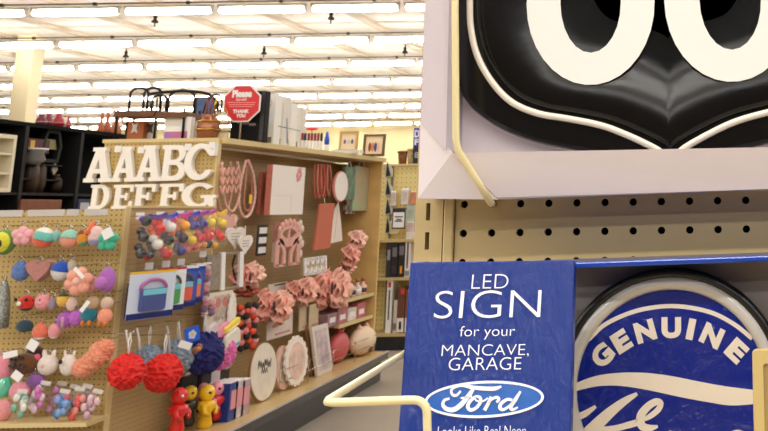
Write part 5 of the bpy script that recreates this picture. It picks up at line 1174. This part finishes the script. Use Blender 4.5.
# wire basket stand, brass jars, pictures on the left half of the top
Yk = 6.75
BKW = mat('black_wire', (30, 26, 24), .4, .5)
stand = thing('basket_stand', (pq(165, 137, Yk).x, Yk, ZTP), 'black wire two tier stand with wooden trays and loop handles', 'stand')
zs1 = pq(165, 113, Yk).z
xs0, xs1 = pq(125, 110, Yk).x, pq(194, 110, Yk).x
for x in (xs0+.01, xs1-.01, (xs0*.42+xs1*.58)):
    for yy in (Yk-.10, Yk+.10): MB().tube([V((x, yy, ZTP)), V((x, yy, zs1+.02))], .009, 6).build('post', BKW, stand)
DW = mat('tray_wood', (112, 70, 36), .5, var=.3, vscale=14)
xm = xs0*.42+xs1*.58
MB().bb(xs0, xm-.005, Yk-.12, Yk+.12, zs1-.03, zs1+.008).build('tray', DW, stand)
MB().bb(xm+.005, xs1, Yk-.12, Yk+.12, zs1-.045, zs1-.005).build('tray', DW, stand)
def loop_wire(x0, x1, ytop, par, yy):
    a, b = pq(x0, 108, yy), pq(x1, 108, yy); top = pq((x0+x1)/2, ytop, yy).z; cx = (a.x+b.x)/2; r = (b.x-a.x)/2; zb = zs1
    MB().tube([V((a.x, yy, zb)), V((a.x, yy, top-r*.7))]+[V((cx-r*math.cos(t_), yy, top-r*.7+r*.7*math.sin(t_))) for t_ in [pi*i/10 for i in range(11)]]+[V((b.x, yy, zb))], .009, 6).build('loop_handle', BKW, par)
loop_wire(129, 147, 88, stand, Yk-.10); loop_wire(143, 160, 88, stand, Yk); loop_wire(152, 166, 95, stand, Yk-.11); loop_wire(168, 194, 90, stand, Yk+.05)
MB().tube([pq(150, 94, Yk), pq(165, 92, Yk), pq(185, 91, Yk), pq(205, 93, Yk), pq(212, 97, Yk), pq(217, 102, Yk), pq(218, 112, Yk)], .010, 6, k=5).build('top_wire', BKW, stand)
MB().tube([pq(150, 100, Yk-.1), pq(151, 112, Yk-.1)], .005, 6).build('cross_wire', BKW, stand); MB().tube([pq(157, 98, Yk-.1), pq(157, 112, Yk-.1)], .005, 6).build('cross_wire', BKW, stand)
for i, (x0, x1, y0, c, lab) in enumerate([(126, 144, 112.5, (196, 112, 66), 'terracotta orange panel under the wire stand, left'), (146, 155, 117, (238, 230, 216), 'white printed panel under the wire stand, middle')]):
    Yb = Yk+.02+.05*i; a, b = pq(x0, 125, Yb), pq(x1, 125, Yb); zt = min(pq((x0+x1)/2, y0, Yb).z, zs1-.05)
    t = thing('boxed_panel', ((a.x+b.x)/2, Yb, ZTP), lab, 'box'); MB().bb(a.x, b.x, Yb, Yb+.04, ZTP, zt).build('panel', mat('bpanel_%d' % i, c, .6, var=.15), t)
    fk = topfr(Yb); cc_ = ((a.x+b.x)/2, (ZTP+zt)/2+.03)
    MB().prism([(cc_[0]+.03*r_*math.cos(k*pi/4), cc_[1]+.05*r_*math.sin(k*pi/4)) for k in range(8) for r_ in ([1] if k % 2 else [.45])], fk, 0, .002).build('star_print', WTAG if i == 0 else mat('star_dark', (80, 70, 66), .5), t)
    MB().bb(a.x, a.x+.012, Yb-.004, Yb, ZTP, zt).build('edge', BKW, t)
Yb = Yk-.09; a, b = pq(164.5, 125, Yb), pq(191, 125, Yb); zt = pq(178, 117, Yb).z; t = thing('picture_box', ((a.x+b.x)/2, Yb, ZTP), 'white topped box with a pink and lilac picture under the wire stand', 'box')
MB().bb(a.x, b.x, Yb, Yb+.05, ZTP, zt).build('box', WTAG, t, bevel=.002); zt2 = ZTP+(zt-ZTP)*.42
MB().bb(a.x+.004, b.x-.02, Yb-.002, Yb, ZTP+.006, zt2).build('picture', mat('pink_pic', (226, 110, 130), .5, var=.5, vscale=9, c2=(150, 120, 190)), t)
MB().bb(a.x, b.x+.004, Yb-.004, Yb, ZTP, ZTP+.008).build('dark_edge', BLACK, t)
Yb = 6.98; a, b = pq(195, 108, Yb), pq(215, 108, Yb); zt, zb_ = pq(205, 97, Yb).z, pq(205, 116, Yb).z; t = thing('wall_picture', ((a.x+b.x)/2, Yb, ZTP), 'framed blue picture standing behind the brass jar', 'picture frame')
MB().bb(a.x, b.x, Yb, Yb+.02, ZTP, zt).build('frame', DARKWOOD, t); MB().bb(a.x+.012, b.x-.012, Yb-.002, Yb, zb_, zt-.012).build('picture', mat('blue_pic', (70, 104, 160), .4, var=.4, vscale=8, c2=(120, 130, 150)), t); MB().bb(a.x+.012, b.x-.012, Yb-.002, Yb, ZTP+.02, zb_-.01).build('lower_picture', mat('beige_pic', (214, 200, 180), .5), t)
for i, (x, yb_, w, y0, Yb, lab) in enumerate([(208, 139, 22, 114, 6.55, 'copper brown glass jar with brass rings on the left of the gondola top'), (221, 138, 16, 117, 6.66, 'clear glass and brass lantern right of the copper jar')]):
    p = pq(x, 130, Yb); R = w*.5*Yb*.985/1000; zt = pq(x, y0, Yb).z; h = zt-ZTP
    t = thing('jar', (p.x, Yb, ZTP), lab, 'jar')
    MB().lathe([(R*.5, 0), (R*.85, h*.12), (R, h*.4), (R*.9, h*.7), (R*.6, h*.9), (R*.55, h)], (p.x, Yb, ZTP), 18).build('bowl', mat('jar_copper', (150, 96, 66), .18, .5) if i == 0 else mat('jar_glass', (240, 230, 210), .1, .2, alpha=.6), t)
    for rr, hz_ in ((1.04, .4), (.93, .72)):
        MB().tube([V((p.x+R*rr*math.cos(a), Yb+R*rr*math.sin(a), ZTP+h*hz_)) for a in [2*pi*k/24 for k in range(24)]], .005, 6, True).build('brass_ring', gold(), t)
    if i == 0:
        for k in (-1, 0, 1): MB().tube([V((p.x+k*.016, Yb+.01*k, ZTP+h*.9)), V((p.x+k*.03+.012, Yb, ZTP+h*1.65))], .007, 6).build('candle_stick', mat('stick_red', (130, 60, 50), .4) if k < 1 else gold(), t)
        MB().tube([V((p.x-.045, Yb, ZTP+h)), V((p.x-.02, Yb, ZTP+h*1.5)), V((p.x+.03, Yb, ZTP+h*1.75)), V((p.x+.075, Yb, ZTP+h*1.5)), V((p.x+.07, Yb, ZTP+h))], .006, 6, k=5).build('bail_handle', BLACK, t)
    else: MB().tube([V((p.x-R, Yb, ZTP+h*.7)), V((p.x-R*.4, Yb, ZTP+h*1.3)), V((p.x+R*.4, Yb, ZTP+h*1.3)), V((p.x+R, Yb, ZTP+h*.7))], .005, 6, k=5).build('bail_handle', gold(), t)
# ================================================================== BLACK SHELVING AT THE LEFT
XS = -5.35
YSb0, YSb1 = 6.9, PX(110, 150, XS).y
zbt = PX(50, 125, XS).z
BSH = mat('black_shelving', (7, 7, 8), .8, spec=.15)
BSH2 = mat('black_post', (24, 23, 24), .6, spec=.3)
bs = thing('black_shelving', (XS-.25, (YSb0+YSb1)/2, 0), 'long black shelving unit with dark goods behind the plush display', 'shelf')
YS1 = YSb1+1.2
MB().bb(XS-.45, XS-.43, YSb0, YS1, 0, zbt).build('back_panel', BSH, bs); MB().bb(XS-.45, XS, YSb0, YS1, zbt-.03, zbt).build('top_board', BSH, bs)
for x, y in ((22.5, 160), (79, 160)):
    yy = PX(x, y, XS).y; MB().bb(XS-.43, XS+.012, yy-.02, yy+.02, 0, zbt-.03).build('divider', BSH2, bs)
MB().bb(XS-.43, XS, YSb0, YSb0+.03, 0, zbt-.03).build('divider', BSH2, bs)
zsf = PX(45, 193, XS).z
zsm = [PX(50, yy, XS).z for yy in (164, 179)]
MB().bb(XS-.43, XS+.005, YSb0+.03, YS1, zsf-.02, zsf).build('shelf', BSH2, bs)
ya, yb = PX(27, 165, XS).y, PX(76, 165, XS).y
for z in zsm: MB().bb(XS-.43, XS-.05, ya+.05, yb-.1, z-.012, z).build('short_shelf', BSH2, bs)
MB().bb(XS-.43, XS+.003, YSb0+.03, YS1, .9, .92).build('shelf', BSH2, bs); MB().bb(XS-.43, XS, YSb0+.03, YS1, .1, .12).build('shelf', BSH2, bs)
# copper board just above the plush display
za, zb2 = PX(42, 199.5, XS+.03).z, PX(42, 205, XS+.03).z; ya2, yb2 = PX(21, 202, XS+.03).y, PX(62, 202, XS+.03).y
MB().bb(XS-.2, XS+.03, ya2, yb2, zb2-.2, za).thing('copper_box', mat('copper_brown', (132, 74, 44), .5, var=.2), 'copper brown box top just above the plush display', 'box', bevel=.004)
za = PX(84, 199, XS+.02).z; ya2, yb2 = PX(78, 206, XS+.02).y, PX(91, 206, XS+.02).y
t = thing('blue_box', (XS-.08, (ya2+yb2)/2, za-.3), 'dark blue box with white lettering at the lower left of the letter D', 'box'); MB().bb(XS-.18, XS+.02, ya2, yb2, za-.3, za).build('carton', mat('box_navy', (40, 52, 90), .5), t); MB().bb(XS+.02, XS+.022, ya2+.03, yb2-.03, za-.09, za-.03).build('label', mat('pale_label', (190, 190, 200), .5), t)
# white cabinet at the edge
Xc = XS+.06; ya2, yb2 = PX(-22, 160, Xc).y, PX(14.5, 160, Xc).y; z1_, z0_ = PX(5, 134, Xc).z, PX(5, 192, Xc).z
t = thing('cream_cabinet', (Xc-.1, (ya2+yb2)/2, z0_), 'small cream open shelf cabinet at the left edge inside the black shelving', 'cabinet')
CRM = mat('cream_cabinet', (236, 226, 200), .5)
fc = side((Xc, (ya2+yb2)/2, (z0_+z1_)/2)); w, hh = yb2-ya2, z1_-z0_
MB().ring([(-w/2, -hh/2), (w/2, -hh/2), (w/2, hh/2), (-w/2, hh/2)], [(-w/2+.03, -hh/2+.03), (w/2-.03, -hh/2+.03), (w/2-.03, hh/2-.03), (-w/2+.03, hh/2-.03)], fc, -.16, 0).build('case', CRM, t)
MB().box(fc.p(0, 0, -.157), (w, hh, .006), fc).build('back', mat('cream_back', (222, 210, 186), .6), t)
for b_ in (-.18, .16): MB().box(fc.p(0, hh*b_, -.08), (w-.06, .015, .15), fc).build('shelf', CRM, t)
# goods on the black shelves
def sgood(name, x, y, w, h, lab, cat='ornament', X=XS-.1):
    p = PX(x, y, X); return thing(name, p-V((0, 0, h/2)), lab, cat), p
t, p = sgood('lantern', 50, 148, .2, .3, 'black lantern with a glowing amber pane on the black shelving', 'lantern', XS-.06)
f = side(p); w, hh = .14, .20
MB().ring([(-w*.7, -hh*.6), (w*.7, -hh*.6), (w*.9, hh*.1), (w*.55, hh*.75), (-w*.55, hh*.75), (-w*.9, hh*.1)], [(-w*.5, -hh*.45), (w*.5, -hh*.45), (w*.66, hh*.1), (w*.42, hh*.6), (-w*.42, hh*.6), (-w*.66, hh*.1)], f, -.02, .02).build('frame', BSH2, t)
MB().prism([(-w*.62, -hh*.05), (w*.62, -hh*.05), (w*.42, hh*.35), (-w*.42, hh*.35)], f, -.01, 0).build('amber_pane', mat('amber_pane', (150, 124, 80), .3, var=.5, vscale=30, c2=(110, 140, 90)), t)
t, p = sgood('patterned_box', 34, 146, .1, .1, 'red and gold patterned box left of the black lantern', 'box', XS-.08); f = side(p)
MB().box(p, (.08, .26, .11)).build('carton', mat('box_maroon', (84, 24, 32), .5, var=.4, vscale=30), t); MB().box(p+V((.041, -.08, 0)), (.002, .05, .08)).build('gold_label', mat('label_gold', (206, 160, 60), .5), t)
t, p = sgood('white_vase', 33, 157, .1, .12, 'white lumpy vase below the red patterned box', 'vase', XS-.06); MB().lathe([(.05, -.06), (.09, -.02), (.07, .03), (.10, .06)], p, 12).build('body', mat('vase_white', (130, 126, 126), .5), t); MB().lathe([(.101, .055), (.104, .068)], p, 12).build('rim', WTAG, t)
t, p = sgood('star_ornament', 53.5, 169, .06, .06, 'small pale diamond ornament hanging below the black lantern'); f = side(p); MB().prism([(-.04, 0), (0, -.05), (.04, 0), (0, .05)], f, 0, .012).build('diamond', mat('pale_metal', (190, 186, 180), .4), t); MB().tube([f.p(0, .05), f.p(0, .1)], .003, 5).build('cord', BSH2, t)
for i, (x, y, r, lab) in enumerate([(30, 175, .07, 'dark brown wooden bottle low on the black shelving, left'), (38, 176, .06, 'dark brown wooden bottle low on the black shelving, second'), (56, 183, .05, 'small dark brown pot low on the black shelving, under the diamond ornament')]):
    t, p = sgood('brown_pot', x, y, r*2, .3 if i < 2 else .14, lab, 'vase'); h = .30 if i < 2 else .14; MB().lathe([(r*.7, -h/2), (r, -h*.2), (r*.9, h*.2), (r*.4, h*.42)], p, 12).build('body', DARKWOOD, t); MB().lathe([(r*.42, h*.4), (r*.5, h*.5)], p, 12).build('rim', mat('rim_brown', (110, 74, 44), .5), t)
# goods on top of the black shelving
zt0 = zbt+.001
for i, (x, y0, w, c, lab) in enumerate([(41, 114, 9, (110, 40, 60), 'dark plum vase, leftmost on top of the black shelving'), (48, 113, 8, (130, 44, 62), 'plum vase, second on top of the black shelving'), (58, 113, 10, (168, 40, 56), 'crimson round vase on top of the black shelving'), (68, 116, 6, (190, 70, 80), 'slim pinkish red bottle right of the crimson vase')]):
    X = XS-.14; p = PX(x, 124, X); R = w*.5*p.y*.985/1000*1.15; h = PX(x, y0, X).z-zt0
    t = thing('vase', (X, p.y, zt0), lab, 'vase', 'vases on top of the black shelving')
    MB().lathe([(R*.6, 0), (R, h*.25), (R*.9, h*.55), (R*.45, h*.75), (R*.6, h)], (X, p.y, zt0), 14).build('body', mat('vase_%d' % i, c, .3), t); MB().lathe([(R*1.02, h*.3), (R*1.02, h*.38)], (X, p.y, zt0), 14).build('band', mat('vase_band', (200, 130, 130), .4), t)
for i, (x, y0, w, c, lab) in enumerate([(101, 112, 6, (196, 104, 66), 'orange bottle vase left of the wire stand, first of three'), (107, 112, 7, (188, 96, 60), 'orange bottle vase left of the wire stand, second of three'), (116, 113, 10, (204, 124, 84), 'wider orange jar with white spots left of the wire stand'), (63.5, 117, 5, (238, 226, 206), 'white candle between the crimson vase and the pink bottle')]):
    X = XS-.16; p = PX(x, 128, X); R = w*.5*p.y*.985/1000*1.1; h = PX(x, y0, X).z-zt0
    t = thing('clay_bottle', (X, p.y, zt0), lab, 'vase', 'clay bottles on the black shelving')
    MB().lathe([(R*.9, 0), (R, h*.2), (R*.8, h*.4), (R*.35, h*.6), (R*.5, h*.8), (R*.4, h)] if i < 3 else [(R, 0), (R, h)], (X, p.y, zt0), 12).build('body', mat('clay_%d' % i, c, .5, var=.2), t)
    MB().ball((X+R*.6, p.y+R*.3, zt0+h*.45), (R*.4, R*.5, R*.5), 8, 6).build('white_spot', WTAG, t)
# ================================================================== FAR SHELF SEEN PAST THE GONDOLA
Yf = 11.2
def fx(x, y=250): return PY(x, y, Yf).x
def fzf(y, x=400): return PY(x, y, Yf).z
x0, x1 = fx(384), fx(445)
fs_ = thing('far_shelf', ((x0+x1)/2, Yf, 0), 'pale yellow shelf of books and bagged goods seen between gondola and near rack', 'shelf')
MB().bb(x0-.6, x1, Yf, Yf+.04, 0, fzf(166)).build('back_panel', pegmat('peg_far', (226, 206, 136), (0, 2), .05, .1), fs_)
MB().bb(x0-.6, x1, Yf-.02, Yf+.06, fzf(166), fzf(164)).build('cap', TANL, fs_)
for yy in (238.5, 275.5, 330): MB().bb(x0-.6, x1, Yf-.32, Yf-.001, fzf(yy)-.03, fzf(yy)).build('shelf', TAN2, fs_)
MB().bb(x0-.6, x1, Yf-.30, Yf-.001, 0, fzf(330)-.031).build('kick_base', BLACK, fs_)
for k, x in enumerate((389, )): MB().bb(fx(x)-.012, fx(x)+.012, Yf-.012, Yf-.001, fzf(330), fzf(166)).build('upright', mat('upright_grey', (120, 112, 96), .4), fs_)
FX = Yf-.30
def fbox(name, xa, xb, ya, zbase, c, lab, cat, parts=(), d=.2, grp='goods on the far shelf', Yq=None):
    Yq = Yq or FX; a, b = PY(xa, ya, Yq), PY(xb, ya, Yq); t = thing(name, ((a.x+b.x)/2, Yq+d/2, zbase), lab, cat, grp)
    MB().bb(a.x, b.x, Yq, Yq+d, zbase, a.z).build('case', mat(name+'_%d_%d_%d' % c, c, .45), t, bevel=.002); h = a.z-zbase; w = b.x-a.x
    for nm, u0, u1, v0, v1, cc_ in parts: MB().bb(a.x+w*u0, a.x+w*u1, Yq-.002, Yq, zbase+h*v0, zbase+h*v1).build(nm, mat('p_%d_%d_%d' % cc_, cc_, .5), t)
zA, zB_, zC_ = [fzf(yy)+.001 for yy in (238.5, 275.5, 330)]
fbox('video_box', 387, 391.8, 243, zB_, (40, 38, 44), 'dark box at the left of the middle far shelf', 'box', [('label', .2, .8, .5, .8, (150, 140, 140))])
fbox('video_box', 392.2, 398.5, 240, zB_, (18, 18, 22), 'black box with two small pictures on the middle far shelf', 'box', [('picture', .15, .85, .55, .8, (110, 110, 120)), ('picture', .15, .85, .1, .3, (60, 40, 40))])
fbox('video_box', 399, 405.6, 240.5, zB_, (20, 18, 20), 'black box with an orange dot picture on the middle far shelf', 'box', [('picture', .15, .85, .6, .85, (120, 110, 120)), ('orange_dot', .35, .65, .1, .3, (240, 150, 40))])
fbox('book', 406.2, 411.5, 232, zB_, (226, 218, 216), 'tall white spined book at the right of the middle far shelf', 'book', [('spine_text', .3, .6, .2, .8, (90, 60, 60)), ('foot_label', .1, .9, .03, .14, (130, 130, 130))])
fbox('book', 387.5, 393, 279.5, zC_, (232, 228, 222), 'tall white spined book on the bottom far shelf', 'book', [('spine_text', .35, .6, .25, .8, (70, 60, 60)), ('red_emblem', .2, .7, .85, .95, (190, 60, 50))])
fbox('dvd_box', 394, 397.5, 300, zC_, (200, 190, 180), 'thin pale box between the white book and the brown one', 'box', [('label', .1, .9, .1, .3, (130, 100, 90))])
fbox('brown_box', 398, 405.5, 287.5, zC_, (104, 60, 36), 'brown boxed game with white label on the bottom far shelf', 'box', [('label', .05, .95, .02, .33, (226, 220, 216)), ('label_print', .35, .65, .08, .25, (60, 50, 60)), ('red_corner', .4, .95, .85, .97, (206, 60, 50))])
fbox('brown_box', 406, 412, 290, zC_, (120, 74, 50), 'brown box half hidden by the blue carton', 'box', [('label', .05, .95, .02, .35, (220, 210, 206))])
for i, (x, y, w, h, c, lab) in enumerate([(394, 199, 6, 14, (226, 206, 196), 'bagged pale trinket hanging high on the far shelf, left'), (405.5, 197, 8, 15, (232, 220, 214), 'white bagged trinket hanging high on the far shelf, middle'), (413.5, 198, 6, 12, (226, 150, 110), 'orange bagged trinket hanging high on the far shelf, right'), (411, 213, 9, 18, (206, 216, 196), 'pale green bag hanging right of the small white sign'), (411, 227, 8, 9, (232, 206, 206), 'pink bag low right of the small white sign'), (395, 228, 10, 12, (214, 200, 150), 'tan bag hanging below the small white sign')]):
    Yq = Yf-.06-.02*(i % 3); p = PY(x, y, Yq); w_, h_2 = w*Yq*.985/1000, h*Yq*.985/1000; f = front(p)
    t = thing('hanging_bag', p-V((0, 0, h_2/2)), lab, 'bag', 'bags hanging on the far shelf'); MB().prism(rrect(-w_/2, -h_2/2, w_/2, h_2/2, w_*.2), f, 0, .03).build('bag', mat('hbag_%d' % i, c, .3, var=.3, vscale=12), t, bevel=.008); MB().box(f.p(0, h_2*.5, .012), (w_*.8, h_2*.16, .01), f).build('header', WTAG, t)
for i, (x, y) in enumerate([(388.5, 171), (388.5, 189), (388.5, 208), (388.5, 227), (388.5, 250)]):
    Yq = Yf-.05; p = PY(x, y, Yq); t = thing('tool_pack', p-V((0, 0, .08)), 'dark pointed tool pack on a white card, %s from the top beside the gondola' % ords[i], 'pack', 'tool packs on the far shelf'); f = front(p)
    MB().prism([(-.035, -.08), (.05, -.06), (.05, .02), (-.02, .1)], f, 0, .01).build('card', mat('pack_card', (206, 200, 190), .5), t); MB().prism([(-.02, -.06), (.03, -.05), (-.01, .09)], f, .01, .03).build('tool', BLACK, t)
Yq = Yf-.36; f = topfr(Yq); a, b = f.px(391.8, 229), f.px(406, 208); t = thing('shelf_sign', f.p((a[0]+b[0])/2, a[1]), 'small white sign with black border on the far shelf', 'sign')
MB().prism([a, (b[0], a[1]), b, (a[0], b[1])], f, 0, .006).build('border', mat('sign_border', (40, 42, 52), .4), t); w, hh = b[0]-a[0], b[1]-a[1]
MB().prism([(a[0]+w*.08, a[1]+hh*.07), (b[0]-w*.08, a[1]+hh*.07), (b[0]-w*.08, b[1]-hh*.2), (a[0]+w*.08, b[1]-hh*.2)], f, .006, .008).build('face', WTAG, t)
for v0, u in ((.55, .2), (.42, .3), (.34, .22)): MB().prism([(a[0]+w*u, a[1]+hh*v0), (b[0]-w*u, a[1]+hh*v0), (b[0]-w*u, a[1]+hh*(v0+.06)), (a[0]+w*u, a[1]+hh*(v0+.06))], f, .008, .009).build('text_line', mat('dark_text', (60, 60, 66), .5), t)
MB().tube([f.p((a[0]+b[0])/2, b[1]-.01, -.004), V(((a[0]+b[0])/2, Yf-.002, f.p(0, b[1]).z))], .006, 6).build('sign_arm', CHROME, t)
# above the far shelf: blue sign, baskets
Yq = Yf+.02; zt = fzf(164)+.002
a, b = PY(413, 150, Yq), PY(428, 150, Yq); z1_ = PY(417, 128, Yq).z; t = thing('blue_sign', ((a.x+b.x)/2, Yq, zt), 'upright blue banner sign with white letters half hidden by the white tray box', 'sign')
zm = PY(417, 146, Yq).z; MB().bb(a.x, b.x, Yq, Yq+.02, zm, z1_).build('blue_board', mat('banner_blue', (50, 60, 190), .4), t); MB().bb(a.x, b.x, Yq, Yq+.02, zt, zm).build('black_board', mat('banner_blackb', (24, 24, 34), .4), t)
f = topfr(Yq-.001); textpx(MB(), 'D', f, 414.5, 130, 419.5, 137.5, 0, bold=.04).build('lettering', WTAG, t); textpx(MB(), 'F', f, 414.5, 139, 419, 145, 0, bold=.04).build('lettering', WTAG, t); textpx(MB(), '8', f, 414.5, 152, 418.5, 158, 0, bold=.02).build('lettering', mat('muted_white', (170, 170, 180), .5), t)
for i, (xa, xb, ya_, c, lab) in enumerate([(398, 407, 151.5, (146, 92, 52), 'brown woven basket on top of the far shelf'), (407.5, 412.5, 149, (206, 176, 120), 'pale straw basket between the brown basket and the blue banner')]):
    a, b = PY(xa, ya_, Yq), PY(xb, ya_, Yq); R = (b.x-a.x)/2; h = a.z-zt; t = thing('basket', ((a.x+b.x)/2, Yq+.02, zt), lab, 'basket'); c_ = V(((a.x+b.x)/2, Yq+.02, zt))
    MB().lathe([(R*.8, 0), (R*.95, h*.5), (R, h*.92)], c_, 16).build('body', mat('wicker_%d' % i, c, .8, bump=(60, .6), var=.4, vscale=50), t); MB().tube([c_+V((R*math.cos(q_), R*math.sin(q_), h*.95)) for q_ in [2*pi*k/20 for k in range(20)]], .012, 6, True).build('rim', mat('wicker_%d' % i, c), t)
# ------------------------------------------------------------------ world / view
W = bpy.data.worlds.new('World'); S.world = W; W.use_nodes = True
W.node_tree.nodes['Background'].inputs['Color'].default_value = (1, .96, .92, 1)
W.node_tree.nodes['Background'].inputs['Strength'].default_value = .10
S.view_settings.view_transform = 'Standard'; S.view_settings.look = 'None'; S.view_settings.gamma = 1
S.view_settings.use_curve_mapping = False; S.view_settings.exposure = 1.2
S.cycles.use_denoising = True
S.cycles.max_bounces = 8; S.cycles.diffuse_bounces = 4; S.cycles.transparent_max_bounces = 12
S.cycles.sample_clamp_indirect = 6
S.cycles.caustics_reflective = False; S.cycles.caustics_refractive = False
